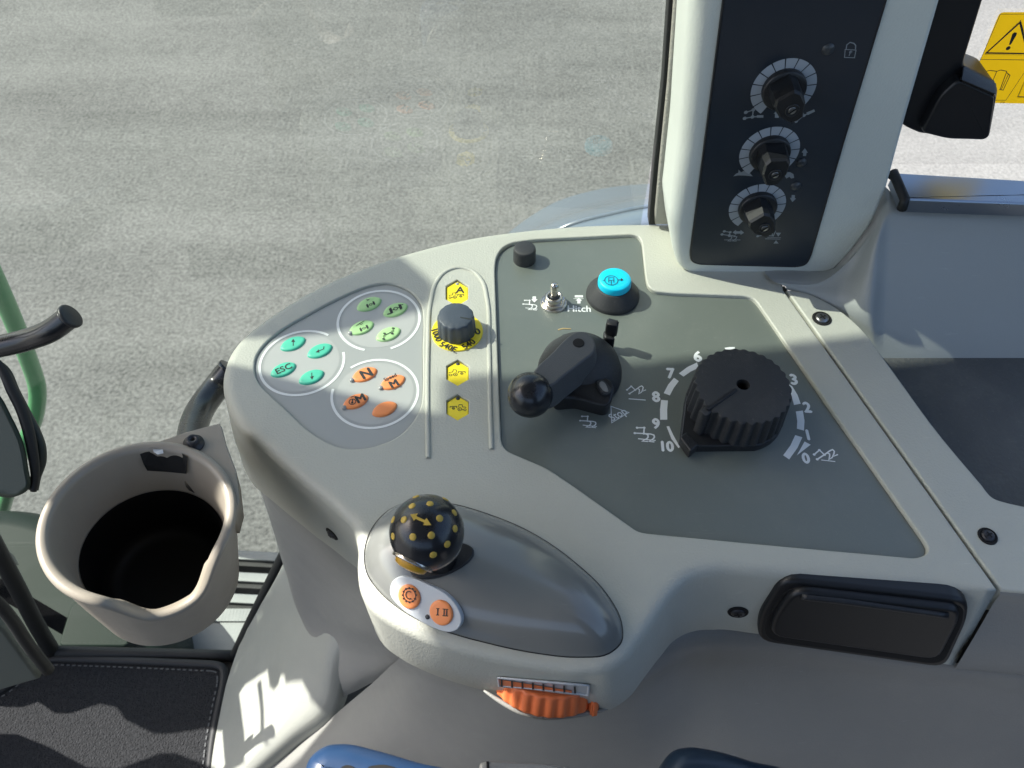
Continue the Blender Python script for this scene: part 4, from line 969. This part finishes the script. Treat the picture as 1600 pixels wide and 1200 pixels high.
pr.done("printed_symbol", M['grprint'], pil); pr = Print(plq)
pr.poly(zl([(302, 760), (318, 745), (330, 740), (332, 722), (345, 738), (360, 730), (392, 740), (410, 760), (370, 756), (330, 755)]))
pr.done("printed_symbol", M['grprint'], pil); pr = Print(plq)
pr.poly(zl([(560, 752), (575, 752), (590, 738), (615, 736), (634, 748), (638, 768), (622, 772), (612, 762), (595, 772), (588, 760)]))
pr.done("printed_symbol", M['grprint'], pil); pr = Print(plq)
pr.poly(zl([(697, 605), (714, 630), (706, 630), (704, 648), (686, 648), (688, 630), (679, 628)]))
pr.done("printed_symbol", M['grprint'], pil); pr = Print(plq)
pr.poly(zl([(625, 862), (642, 864), (641, 880), (649, 882), (628, 902), (614, 878), (623, 879)]))
pr.done("printed_symbol", M['grprint'], pil); pr = Print(plq)
for d in ((253, 1063), (240, 1080), (285, 1068), (280, 1085)): pr.disc(zl([d])[0], 2.4)
pr.line(zl([(253, 1063), (285, 1068), (280, 1085)]), 1.5).line(zl([(240, 1080), (280, 1085), (315, 1088)]), 1.5).line(zl([(252, 1110), (342, 1110)]), 1.2).line(zl([(275, 1092), (295, 1092), (292, 1102), (272, 1116), (292, 1116)]), 1.4).line(zl([(302, 1092), (322, 1092), (318, 1102), (298, 1116), (320, 1116)]), 1.4)
pr.poly(zl([(298, 1068), (318, 1054), (318, 1062), (342, 1062), (342, 1054), (362, 1070), (342, 1082), (342, 1075), (318, 1075), (318, 1082)]))
pr.done("printed_symbol", M['grprint'], pil); pr = Print(plq)
pr.disc(zl([(437, 1090)])[0], 2.2).line(zl([(437, 1090), (470, 1084)]), 1.5).line(zl([(500, 1065), (502, 1088), (518, 1088), (520, 1062), (535, 1062), (522, 1092)]), 1.4).line(zl([(478, 1104), (562, 1106)]), 1.2).line(zl([(490, 1096), (565, 1098)]), 1.0)
pr.poly(zl([(536, 1070), (566, 1071), (550, 1092)])).poly(zl([(538, 1112), (552, 1130), (524, 1130)]))
pr.done("printed_symbol", M['grprint'], pil)
pr = Print(plq); pr.line([(1322, 77), (1323, 70), (1328, 66), (1334, 67.5), (1337, 71), (1336.5, 77)], 1.6).line([(1320.5, 77), (1337.5, 78), (1335, 90), (1319.5, 89.5)], 1.3, True).line([(1329, 80), (1326.5, 87)], 1.4).circle((1329, 81), 1.8, 1).done("printed_padlock", M['grprint'], pil)
for (x, y, r) in ((1294, 77, 10), (1252, 254, 8), (1243, 291, 8)):
    c = PY(x, y, YQ); k = pxs(plq, x, y); obj("indicator_light", lathe(c, pil_n, [(r*k, 0), (r*.95*k, .0006), (r*.6*k, .0014), (.1*r*k, .0017)], 24), M['dimled'], pil)

# ------------------------------------------------------------------ window, seals, sticker, handle
YG = .502
win = thing("door_window", "large clear side window pane between the console and the yard", "window", Vector((-.3, YG, -.2)))
bm = bmesh.new()
bl = [P(-400, 1016, FZ), P(372, 1024, FZ)]
def gp(x, z):
    if z >= 0: return Vector((x, YG, z))
    f = -z/.65; y0 = P(200, 1020, FZ).y; return Vector((x, YG+(y0-YG)*f, z))
gx = [(-.9), (-.6), (-.3), 0.0, .108]
zs = [FZ, -.5, -.3, -.12, -.03, 0, .05, .3, .7, 1.0]
g1 = [[bm.verts.new(gp(x, z)) for x in gx] for z in zs]
for v in [v for r_ in g1 for v in r_]: bm.verts.remove(v)
def pane(z_list, mt_, nm):
    bm = bmesh.new(); g1 = [[bm.verts.new(gp(x, z)) for x in gx] for z in z_list]
    for j in range(len(z_list)-1):
        for i in range(len(gx)-1): bm.faces.new((g1[j][i], g1[j][i+1], g1[j+1][i+1], g1[j+1][i]))
    return obj(nm, bm, mt_, win, wn=False)
bm.free(); pane(zs, M['glass'], "pane")
obj("edge_seal", slab([PY(1052, -120, YG-.006), PY(1045, 0, YG-.006), PY(1036, 130, YG-.006), PY(1021, 268, YG-.006), PY(1015, 335, YG-.006), PY(1014, 352, YG-.006), PY(1026, 352, YG-.006), PY(1032, 268, YG-.006), PY(1047, 130, YG-.006), PY(1056, 0, YG-.006), PY(1064, -120, YG-.006)], pil_n, .012, .001, 2), M['rubber'], win)
obj("post_trim", slab([PY(1061, -120, YG-.012), PY(1054, 0, YG-.012), PY(1044, 130, YG-.012), PY(1030, 268, YG-.012), PY(1024, 335, YG-.012), PY(1024, 352, YG-.012), PY(1090, 352, YG-.012), PY(1100, 130, YG-.012), PY(1110, -120, YG-.012)], pil_n, .02, .002, 3), M['vinyl'], win)
# bottom and side seals near the mat
gl = lambda px, py: PP(px, py, (gp(0, -.3), (gp(1, -.3)-gp(0, -.3)).cross(gp(0, -.6)-gp(0, -.1)).normalized()))
obj("sill_seal", tube(cr([gl(-300, 1005), gl(60, 1017), gl(200, 1021), gl(372, 1025)], 4), .008, 10), M['rubber'], win)
obj("front_seal", tube(cr([gl(82, 1018), gl(62, 985), gl(28, 920), gl(-20, 830), gl(-90, 700)], 5), .010, 10), M['rubber'], win)
obj("rear_seal", tube(cr([gl(364, 1030), gl(385, 985), gl(412, 930), gl(441, 872), gl(470, 815)], 5), .007, 10), M['rubber'], win)
rw = thing("rear_window", "clear rear side window right of the pillar behind the warning sticker", "window", Vector((.5, .49, .2)))
bm = bmesh.new(); flat([[Vector((.25, .495, .06)), Vector((1.1, .495, .06)), Vector((1.1, .495, 1.0)), Vector((.25, .495, 1.0))]], pil_n, bm); obj("pane", bm, M['clearglass'], rw, smooth=False)
# sticker on the glass
YS = .4925; pls = (Vector((0, YS, 0)), pil_n)
stk = thing("warning_sticker", "yellow warning sticker with exclamation triangle and open book on the rear window", "sticker", PY(1580, 90, YS))
obj("backing", flat([rounded([PY(*p, YS) for p in [(1562, 19), (1660, 19), (1608, 162), (1505, 160)]], .003, 3)], pil_n), M['sticker'], stk, smooth=False)
def zs_(l): return [(1500+x/7.06, y/7.06) for x, y in l]
pr = Print(pls, 1e-4)
pr.line(zs_([(445, 155), (1060, 155), (800, 660), (225, 655)]), .8, True).line(zs_([(225, 655), (800, 662), (505, 1105), (20, 1100)]), .8, True)
pr.line(zs_([(290, 583), (662, 245), (745, 590)]), 3.0, True).line(zs_([(272, 598), (668, 222), (770, 606)]), .6, True)
pr.poly(zs_([(598, 355), (628, 358), (622, 385), (560, 492), (538, 492), (575, 375)])).disc(zs_([(530, 530)])[0], 3.4)
pr.line(zs_([(240, 840), (290, 785), (330, 775), (405, 785), (450, 770), (515, 785), (440, 990)]), 1.2).line(zs_([(405, 785), (330, 960)]), 1.1).line(zs_([(515, 800), (550, 830), (475, 992), (430, 985)]), 1.2).line(zs_([(530, 820), (455, 985)]), 1.0)
pr.text("214", (zs_([(465, 1127)])[0]), 2.6, 0, 0)
pr.done("printed_symbols", M['ink'], stk)
o = obj("label_outline", tube([PY(*p, YS) for p in [(1600, 128), (1590, 151), (1660, 152), (1670, 128)]], .0003, 5, closed=True), M['ink'])
solo(o, "thin empty printed outline on the rear window right of the warning sticker", "sticker")
# black handle
YHd = .462
hd = thing("window_latch", "black angular plastic window latch lever hanging right of the pillar", "latch", PY(1480, 100, YHd))
h_px = [(1478, -160), (1590, -160), (1537, 0), (1506, 100), (1513, 112), (1554, 128), (1561, 140), (1548, 212), (1538, 220), (1480, 219), (1455, 211), (1438, 210), (1405, 195), (1420, 120), (1450, 0)]
obj("grip", slab(rounded([PY(*p, YHd-.012) for p in h_px], .007, 4), pil_n, .028, .0025, 3, bottom=True), M['blackdeep'], hd)
tb = bmesh.new(); ring_a = [PY(1505, 101, YHd-.013), PY(1556, 127, YHd-.013), PY(1557, 150, YHd-.022), PY(1500, 126, YHd-.022)]
lg = ring(tb, ring_a); lb = ring(tb, [PY(1505, 103, YHd), PY(1557, 129, YHd), PY(1555, 156, YHd-.010), PY(1498, 132, YHd-.010)]); bridge(tb, lg, lb); tb.faces.new(lg); bmesh.ops.recalc_face_normals(tb, faces=tb.faces)
bmesh.ops.bevel(tb, geom=tb.edges[:], offset=.0012, segments=2, affect='EDGES'); obj("foot_ledge", tb, M['black'], hd)
obj("foot_face", slab(rounded([PY(*p, YHd-.020) for p in [(1499, 124), (1556, 150), (1547, 214), (1538, 220), (1480, 218), (1440, 208), (1470, 150)]], .004, 4), pil_n, .010, .002, 3), M['blackdeep'], hd)

# ------------------------------------------------------------------ cup holder
Tc = PD(217, 808, .445); Bc = PD(264, 906, .511); axc = (Tc-Bc).normalized(); plcup = (Tc, axc)
H = (Tc-Bc).length; RO = .0528; exc, eyc, _ = frame_of(axc)
cup = thing("cup_holder", "taupe plastic cup holder with a spout notch at the console's left", "cup holder", Bc)
sp = PP(262, 928, plcup)-Tc; asp = math.atan2(sp.dot(eyc), sp.dot(exc))
def notch(a):
    d = (a-asp+math.pi) % (2*math.pi)-math.pi; u = abs(d)/R(37)
    return .0 if u >= 1.5 else .034*(1/(1+math.exp((u-.70)*8)))
bm = bmesh.new(); seg = 144
prof = [('o', RO-.0085, -H), ('o', RO-.004, -H*.5), ('o', RO-.0012, -.012), ('r', RO+.0008, -.003), ('r', RO+.0006, -.0008), ('r', RO-.0006, 0.0006), ('r', RO-.003, .001), ('r', RO-.0052, -.0006), ('r', RO-.006, -.003), ('i', RO-.0075, -.012), ('i', RO-.0105, -.042)]
prev = None
for kd, r, h in prof:
    pts = []
    for i in range(seg):
        a = 2*math.pi*i/seg; nt_ = notch(a)
        if kd == 'r': hh = h-nt_; rr = r-nt_*.10
        elif kd == 'o': hh = min(h, -nt_-.004) if h > -H*.6 else h; rr = r-(.0 if h <= -H*.6 else max(0, nt_-.012)*.10)
        else: hh = min(h, -nt_-.004); rr = r-nt_*.10
        pts.append(Tc+(exc*math.cos(a)+eyc*math.sin(a))*rr+axc*hh)
    cur = ring(bm, pts)
    if prev: bridge(bm, prev, cur)
    prev = cur
obj("body", bm, M['cup'], cup)
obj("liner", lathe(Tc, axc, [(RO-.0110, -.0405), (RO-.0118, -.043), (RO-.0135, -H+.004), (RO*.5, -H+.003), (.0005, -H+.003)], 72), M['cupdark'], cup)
br_px = [(240, 692), (290, 675), (343, 661), (347, 668), (352, 690), (369, 735), (374, 780), (367, 806)]
bT = Tc-axc*.003; bpl = [PP(*p, (bT, axc)) for p in br_px]
a_e = math.atan2((bpl[-1]-bT).dot(eyc), (bpl[-1]-bT).dot(exc)); a_s = math.atan2((bpl[0]-bT).dot(eyc), (bpl[0]-bT).dot(exc))
if a_s < a_e: a_s += 2*math.pi
bpl += [bT+(exc*math.cos(a_e+(a_s-a_e)*q/18)+eyc*math.sin(a_e+(a_s-a_e)*q/18))*(RO-.0035) for q in range(19)]
obj("bracket", slab(bpl, axc, .022, .0008, 2, bottom=True), M['cup'], cup)
c = PP(303, 694, (Tc-axc*.003, axc)); k = pxs(plcup, 303, 694)
bo_ = obj("bolt", lathe(c, axc, [(17*k, 0), (16.5*k, .0016), (11*k, .002), (10.5*k, .005), (9*k, .006), (4.5*k, .006), (4*k, .003)], 24), M['darksteel'], cup)
# slot cut at the back of the cup: dark window on the inner wall
def wall_pt(px, py, off=.0006):
    d = ray(px, py).normalized(); best = None; lo_, hi_ = .30, .62
    for q in range(160):
        t_q = .38+.24*q/159; X = EYE+d*(t_q/ d.dot(FWD)); v = X-Tc; hgt = v.dot(axc); rad = (v-axc*hgt).length
        f = rad-(RO-.0072+hgt*.07)
        if best is None or (abs(f) < abs(best[0]) and hgt < 0 and v.dot(axc) > -.06): best = (f, X, hgt)
    X = best[1]; v = X-Tc; rv = (v-axc*best[2]).normalized(); return X-rv*off
def wall_patch(l, off): 
    bm = bmesh.new(); bm.faces.new(ring(bm, [wall_pt(*p, off) for p in l])); bmesh.ops.triangulate(bm, faces=bm.faces); return bm
obj("slot", wall_patch([(216, 700), (238, 697), (262, 699), (285, 705), (294, 712), (293, 738), (262, 735), (230, 733), (224, 722)], .0012), M['hole'], cup, smooth=False)
obj("slot_tabs", wall_patch([(240, 698), (256, 698), (257, 704), (248, 706), (241, 702)], .0020), M['capsule'], cup, smooth=False)
arm_path = cr([PD(362, 575, .60), PD(340, 603, .60), PD(318, 632, .585), PD(303, 665, .56), PD(300, 705, .53), PD(315, 750, .50)], 6)
obj("support_arm", tube(arm_path, .0102, 18), M['ball'], cup)

# ------------------------------------------------------------------ floor mat
mt = thing("floor_mat", "black carpet floor mat with grey stitched edge at the lower left", "mat", P(180, 1120, FZ))
m_px = [(60, 1034), (85, 1024), (200, 1028), (340, 1034), (354, 1040), (356, 1062), (346, 1110), (337, 1160), (330, 1230), (325, 1330), (-300, 1330), (-300, 1130), (0, 1078), (40, 1045)]
mloop = rounded([P(*p, FZ) for p in m_px], .012, 3)
obj("pile", slab(mloop, ZUP, .010, .004, 3), M['mat'], mt)
ml = ccw(mloop, ZUP); mi = inward(ml, ZUP); bpath = [p+i*.004+ZUP*.0005 for p, i in zip(ml, mi)]
obj("binding", tube(bpath, .0055, 8, closed=True), M['matedge'], mt)
bm = bmesh.new(); path = [p+i*.013+ZUP*.0012 for p, i in zip(ml, mi)]; acc = 0
tot = 0
for i in range(len(path)):
    a, b = path[i-1], path[i]; L = (b-a).length
    if L < 1e-5: continue
    d = (b-a)/L; s = ZUP.cross(d)*.0009; q = 0.0
    while q+.0045 < L or (q == 0 and L > .003):
        e = min(q+.0045, L); f = ring(bm, [a+d*q+s, a+d*q-s, a+d*e-s, a+d*e+s]); bm.faces.new(f); q += .008
bmesh.ops.recalc_face_normals(bm, faces=bm.faces)
for f in bm.faces:
    if f.normal.z < 0: f.normal_flip()
obj("stitching", bm, M['stitch'], mt, smooth=False, kind='stuff')

# ------------------------------------------------------------------ left edge: post trim, tubes, dash end
t = thing("door_post", "grey green door post trim with black seal at the lower left corner", "post", P(20, 1050, FZ))
def lowpl(y0): return (Vector((0, y0, -.5)), Vector((.2, -1, .25)).normalized())
yb = P(60, 1040, FZ).y
obj("trim_face", slab([PP(*p, lowpl(yb-.012)) for p in [(-30, 962), (8, 988), (48, 1042), (62, 1062), (0, 1080), (-30, 1086)]], Vector((.2, -1, .25)), .012, .004, 3), M['sage'], t)
obj("inner_seal", tube(cr([PP(*p, lowpl(yb-.02)) for p in [(-22, 925), (8, 955), (46, 1010), (76, 1048)]], 4), .006, 10), M['rubber'], t)
t = thing("grab_handle", "black curved grab tube with an end cap reaching in from the left", "handle", PD(0, 535, .62))
pth = cr([PD(-180, 552, .62), PD(-60, 549, .62), PD(0, 541, .615), (PD(45, 530, .61)), PD(82, 515, .60), PD(110, 494, .595)], 6)
obj("tube", tube(pth, .0089, 20), M['ball'], t)
dv = (pth[-1]-pth[-3]).normalized(); obj("end_cap", lathe(pth[-1]-dv*.002, dv, [(.0094, 0), (.0102, .001), (.0102, .0027), (.0088, .0036), (.0008, .004)], 28), M['black'], t)
t = thing("handrail", "bent green steel handrail standing outside the window", "handrail", PY(60, 600, .8))
hp_ = cr([PY(-60, 330, .80), PY(-25, 400, .80), PY(12, 480, .80), PY(42, 555, .80), PY(58, 605, .80), PY(56, 645, .80), PY(40, 690, .80), PY(20, 745, .79), PY(0, 810, .78), PY(-30, 900, .77)], 6)
obj("tube", tube(hp_, .0138, 18), M['green'], t)
t = thing("dash_end", "sage grey rounded dash end with a thick black rubber edge at the left", "dashboard", PD(0, 680, .55))
def dpt(px, py, d=.56): return PD(px, py, d)
fc = cr([dpt(*p) for p in [(-80, 600), (-30, 592), (0, 615), (20, 650), (38, 690), (46, 730), (48, 762), (30, 774), (0, 772), (-60, 765), (-110, 740), (-110, 660)]], 5, True)
nd = -(ray(20, 690).normalized()); nd = (nd+Vector((.25, .1, .1))).normalized()
obj("face", slab(fc, nd, .02, .004, 4), M['dashface'], t)
rb = cr([dpt(*p, .566) for p in [(-30, 552), (-10, 562), (6, 582), (18, 608), (34, 640), (46, 680), (53, 720), (55, 745), (52, 768)]], 5)
obj("rubber_edge", tube(rb, lambda s: .0022+.0018*math.sin(math.pi*s), 12), M['rubber'], t)
rb = cr([dpt(*p, .575) for p in [(-10, 565), (8, 580), (22, 610), (40, 645), (56, 676), (64, 700), (64, 722), (56, 745), (52, 765)]], 5)
obj("outer_edge", tube(rb, .0036, 12), mat("dark_moss_rubber", (.02, .028, .024), .5), t)

# ------------------------------------------------------------------ outside: step, tank, fender
t = thing("boarding_step", "pale ribbed step with dark slats outside the window behind the cup holder", "step", P(380, 930, -1.05))
def slat(px0, py0, px1, py1, z):
    a, b = P(px0, py0, z), P(px1, py1, z); d = (b-a).normalized(); s = Vector((-d.y, d.x, 0)); bm = bmesh.new()
    slab([a+s*.010, a-s*.010, b-s*.010, b+s*.010], ZUP, .03, .002, 2, bm); obj("slat", bm, M['alu'], t)
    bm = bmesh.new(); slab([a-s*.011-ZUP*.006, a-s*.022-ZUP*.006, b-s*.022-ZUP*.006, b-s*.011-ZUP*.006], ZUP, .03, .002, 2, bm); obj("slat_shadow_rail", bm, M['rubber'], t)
for y in (866, 900, 934): slat(250, y-6, 470, y+6, -1.05)
obj("tread", slab(rounded([P(262, 956, -.98), P(300, 958, -.98), P(420, 966, -.98), P(430, 1100, -.98), P(262, 1100, -.98)], .01, 3), ZUP, .05, .004, 2), M['alu'], t)
bm = bmesh.new()
for i in range(26): 
    a = P(300+i*5.2, 962, -.98); box(bm, (-.003, -.012, 0), (.003, .012, .004), None, a)
obj("tread_teeth", bm, M['alu'], t, smooth=False)
t = thing("side_tank", "dark green tank and frame outside the window at the lower left", "tank", P(60, 900, -1.1))
tk = rounded([P(-200, 800, -.85), P(20, 780, -.85), P(100, 800, -.85), P(185, 850, -.85), P(265, 940, -.85), P(262, 1090, -.85), P(-200, 1090, -.85)], .05, 5)
obj("shell", slab(tk, ZUP, .6, .05, 5), M['dkgreen'], t)
obj("cover_plate", slab(rounded([P(110, 945, -.83), P(170, 900, -.83), P(215, 960, -.83), P(200, 1010, -.83), P(90, 1010, -.83)], .01, 3), ZUP, .03, .004, 2), M['dkgreen'], t)
t = thing("rear_fender", "blue grey rear mudguard showing over the console's back edge", "mudguard", PY(950, 330, .85))
rows = [
 [PY(760, 395, 1.05), PY(812, 350, 1.05), PY(870, 315, 1.05), PY(940, 295, 1.05), PY(1015, 287, 1.05), PY(1110, 285, 1.05), PY(1210, 296, 1.05)],
 [PY(775, 405, .95), PY(830, 362, .95), PY(880, 335, .95), PY(945, 316, .95), PY(1015, 306, .95), PY(1110, 303, .95), PY(1210, 314, .95)],
 [PY(800, 410, .80), PY(850, 372, .80), PY(890, 352, .80), PY(950, 336, .80), PY(1015, 323, .80), PY(1110, 320, .80), PY(1210, 332, .80)],
 [PY(810, 440, .76), PY(860, 400, .76), PY(900, 376, .76), PY(955, 360, .76), PY(1015, 348, .76), PY(1110, 345, .76), PY(1210, 356, .76)],
 [PY(820, 520, .74), PY(870, 480, .74), PY(910, 450, .74), PY(960, 430, .74), PY(1015, 420, .74), PY(1110, 418, .74), PY(1210, 426, .74)] ]
fo = obj("arch", loft(rows, 5, 5), M['fender'], t)
obj("edge_bead", tube(cr(rows[2], 6), .004, 8), M['fender'], t)

# ------------------------------------------------------------------ seat parts at the bottom edge
def seatpart(name, label, pxl, z, mt_, depth, r, cat):
    t = thing(name, label, cat, P(*pxl[0], z)); bm = slab(cr([P(x, y, z) for x, y in pxl], 6, True), ZUP, depth, r, 6); obj("shell", bm, mt_, t); return t
t = seatpart("armrest_shell", "blue plastic armrest moulding with dark openings at the bottom edge", [(468, 1210), (478, 1178), (500, 1160), (535, 1155), (580, 1164), (650, 1184), (720, 1203), (760, 1230), (740, 1290), (560, 1300), (470, 1260)], -.02, M['bluep'], .05, .012, "armrest")
for a in ([(530, 1202), (538, 1196), (548, 1196), (556, 1202), (552, 1212), (534, 1212)], [(574, 1200), (590, 1195), (608, 1196), (622, 1203), (618, 1212), (578, 1212)]):
    obj("opening", slab(cr([P(x, y, -.0192) for x, y in a], 4, True), ZUP, .001, .0003, 1), M['hole'], t)
t = seatpart("seat_lever", "dark navy rounded lever end at the bottom edge below the ashtray", [(1034, 1210), (1040, 1185), (1056, 1166), (1082, 1160), (1115, 1164), (1180, 1182), (1245, 1204), (1260, 1250), (1150, 1290), (1050, 1270)], -.02, M['navy'], .05, .012, "lever")
t = thing("grey_bracket", "small grey bracket with a slot at the bottom edge below the thumbwheel", "bracket", P(815, 1195, -.03))
obj("plate", slab(rounded([P(x, y, -.03) for x, y in [(748, 1190), (770, 1188), (850, 1192), (905, 1200), (900, 1240), (750, 1240)]], .003, 3), ZUP, .02, .002, 2), M['lower'], t)
obj("slot", slab([P(x, y, -.0296) for x, y in [(760, 1189.5), (764, 1189.5), (765, 1212), (761, 1212)]], ZUP, .001, .0002, 1), M['hole'], t)

# ------------------------------------------------------------------ cab roof, front post and added plates (they shade the console)
def back(p, s): return p+SUN*s
t = thing("cab_roof", "grey lined cab roof overhead, above the console", "roof", Vector((0, 0, .95)))
ZR = .95
def onroof(p): return p+SUN*((ZR-p.z)/SUN.z)
e1 = onroof(P(1300, 528)); dd = (e1-onroof(P(1030, 558))).normalized(); B = e1+dd*1.2
xf = onroof(P(655, 900)).x
rp = [onroof(P(*q)) for q in [(690, 588), (800, 582), (1030, 558)]]+[e1, B, Vector((B.x, -1.2, ZR)), Vector((xf, -1.2, ZR))]
bm = bmesh.new(); lo_ = ring(bm, rp); hi_ = ring(bm, [v.co+ZUP*.09 for v in lo_]); bridge(bm, lo_, hi_); bm.faces.new(lo_[::-1]); bm.faces.new(hi_)
bmesh.ops.recalc_face_normals(bm, faces=bm.faces)
obj("panel", bm, M['roof'], t, smooth=False)
# unseen front post, shaped to shade from the rim's stripe to the pod
p1 = back(P(352, 566), .80); p2 = back(P(575, 838), .80)
t = thing("shade_post", "unseen front cab post shaped to shade the console, beside the windscreen", "post", Vector((p1.x, p1.y, 0)))
d = Vector((p2.x-p1.x, p2.y-p1.y, 0)); nn = Vector((SUN.x, SUN.y, 0)).normalized()*.05
def prism(base, z0, z1):
    bm = bmesh.new(); lo_ = ring(bm, [Vector((q.x, q.y, z0)) for q in base]); hi_ = ring(bm, [Vector((v.co.x, v.co.y, z1)) for v in lo_]); bridge(bm, lo_, hi_); bm.faces.new(lo_[::-1]); bm.faces.new(hi_); bmesh.ops.recalc_face_normals(bm, faces=bm.faces); return bm
obj("upright", prism((p1, p2, p2+nn, p1+nn), .33, ZR), M['sage'], t, smooth=False)
q2 = p1+d*.12
obj("lower_upright", prism((p1, q2, q2+nn, p1+nn), FZ, .33), M['sage'], t, smooth=False)
# unseen plate, outlined to shade the upper half of the keypad
t = thing("keypad_shade", "unseen black plate added to shade the keypad, outside the front of the window", "shade plate", back(P(500, 450), 1.0))
XM = -.80
def onX(p): return p+SUN*((XM-p.x)/SUN.x)
ml_ = rounded([onX(P(*q)) for q in [(692, 448), (636, 400), (560, 350), (330, 440), (300, 500), (372, 530), (440, 528), (560, 512), (680, 478)]], .02, 4)
obj("keypad_shade_plate", slab(ml_, Vector((1, 0, 0)), .04, .006, 3, bottom=True), M['black'], t)
obj("arm", tube([onX(P(345, 480)), onX(P(330, 470))+Vector((0, .05, -.6))], .012, 10), M['black'], t)

ARCH = bvh_of(next(o for o in bpy.data.objects if o.name == 'arch_moulding'))
def onA(px, py):
    q = hit(ARCH, px, py)[0]; return onX(q if q is not None else P(px, py, -.45))
t = thing("shade_plates", "unseen dark plates added to shape the sun patches at the lower left", "dashboard", onA(450, 960))  # unseen blockers added to cut the sun into patches
arch_shade_plate = [onA(*q) for q in [(352, 1100), (372, 1086), (388, 1062), (425, 1037), (428, 1062), (436, 1068), (440, 1045), (453, 1045), (456, 1058), (508, 1050), (590, 1060), (620, 990), (600, 900), (530, 850), (452, 880), (415, 950), (380, 1020)]]
obj("arch_shade_plate", slab(arch_shade_plate, Vector((1, 0, 0)), .02, .001, 1, bottom=True), M['black'], t)  # plate added to shade the arch above its lit patch
def onM(px, py): return onX(P(px, py, FZ+.01))
kp1 = [onM(*q) for q in [(-150, 1000), (395, 1000), (385, 1150), (330, 1128), (250, 1140), (205, 1118), (190, 1098), (150, 1090), (95, 1108), (60, 1085), (20, 1098), (-150, 1080)]]
obj("mat_shade_plate", slab(kp1, Vector((1, 0, 0)), .02, .0005, 1, bottom=True), M['black'], t)  # added plate, shades the mat behind its lit streak
kp2 = [onM(*q) for q in [(-150, 1142), (10, 1140), (60, 1160), (120, 1192), (190, 1196), (260, 1170), (350, 1205), (345, 1300), (-150, 1300)]]
obj("mat_shade_plate", slab(kp2, Vector((1, 0, 0)), .02, .0005, 1, bottom=True), M['black'], t)  # second added plate, shades the mat's near part
COLM = bvh_of(next(o for o in bpy.data.objects if o.name == 'column_moulding'))
def onC(px, py, z):
    q = hit(COLM, px, py)[0]; return onX(q if q is not None else P(px, py, z))
colp = [onC(*q) for q in [(390, 725, -.09), (441, 880, -.385), (466, 960, -.39), (509, 1000, -.39), (512, 1098, -.44), (585, 1064, -.39), (680, 1060, -.3), (690, 1010, -.14), (600, 940, -.10), (540, 885, -.09), (480, 835, -.09)]]
obj("column_shade_plate", slab(colp, Vector((1, 0, 0)), .02, .0005, 1, bottom=True), M['black'], t)  # plate added to keep the sun off the column
FRONT = bvh_of(next(o for o in bpy.data.objects if o.name == 'front_moulding'))
def onF(px, py):
    q = hit(FRONT, px, py)[0]; return onX(q if q is not None else P(px, py, -.5))
front_shade_loop = [onF(*q) for q in [(530, 1112), (482, 1172), (426, 1222), (368, 1275), (640, 1310), (740, 1200), (760, 1060), (660, 1000), (610, 1040), (572, 1070)]]
obj("front_shade_plate", slab(front_shade_loop, Vector((1, 0, 0)), .02, .0005, 1, bottom=True), M['black'], t)  # plate added to keep the sun off the front moulding
bar = [onA(*q) for q in [(352, 1098), (374, 1084), (384, 1190), (360, 1196)]]
obj("post", slab(bar, Vector((1, 0, 0)), .02, .001, 1, bottom=True), M['black'], t)  # strip added to shade the arch's left edge, not a real post
bar = [onA(*q) for q in [(403, 1066), (408, 1062), (422, 1160), (416, 1162)]]
obj("stripe_shade_plate", slab(bar, Vector((1, 0, 0)), .004, .0005, 1, bottom=True), M['black'], t)  # thin strip added to draw the narrow shadow line in the lit patch
# ------------------------------------------------------------------ cab interior behind the camera (it shades the console's near side)
t = thing("operator_seat", "dark cloth operator seat beside the console", "seat", Vector((0, -.4, -.2)))
obj("cushion", slab(rounded([Vector((x, y, -.14)) for x, y in ((-.32, -.14), (.22, -.14), (.22, -.62), (-.32, -.62))], .06, 4), ZUP, .12, .03, 4, bottom=True), M['matedge'], t)
obj("backrest", slab(rounded([Vector((.24, y, z)) for y, z in ((-.14, -.1), (-.62, -.1), (-.58, .62), (-.18, .62))], .08, 4), Vector((-1, 0, 0)), .12, .03, 4, bottom=True), M['matedge'], t)
t = thing("far_cab_wall", "dark lower cab wall on the seat's far side", "wall", Vector((0, -1.15, -.3)))
bm = bmesh.new(); box(bm, (-1.0, -1.2, FZ), (1.1, -1.15, .35)); obj("wall", bm, M['matedge'], t, smooth=False)
t = thing("rear_cab_wall", "dark rear cab wall and headrest side", "wall", Vector((1.1, -.4, 0)))
bm = bmesh.new(); box(bm, (1.1, -1.2, FZ), (1.15, .5, .25)); obj("wall", bm, M['matedge'], t, smooth=False)
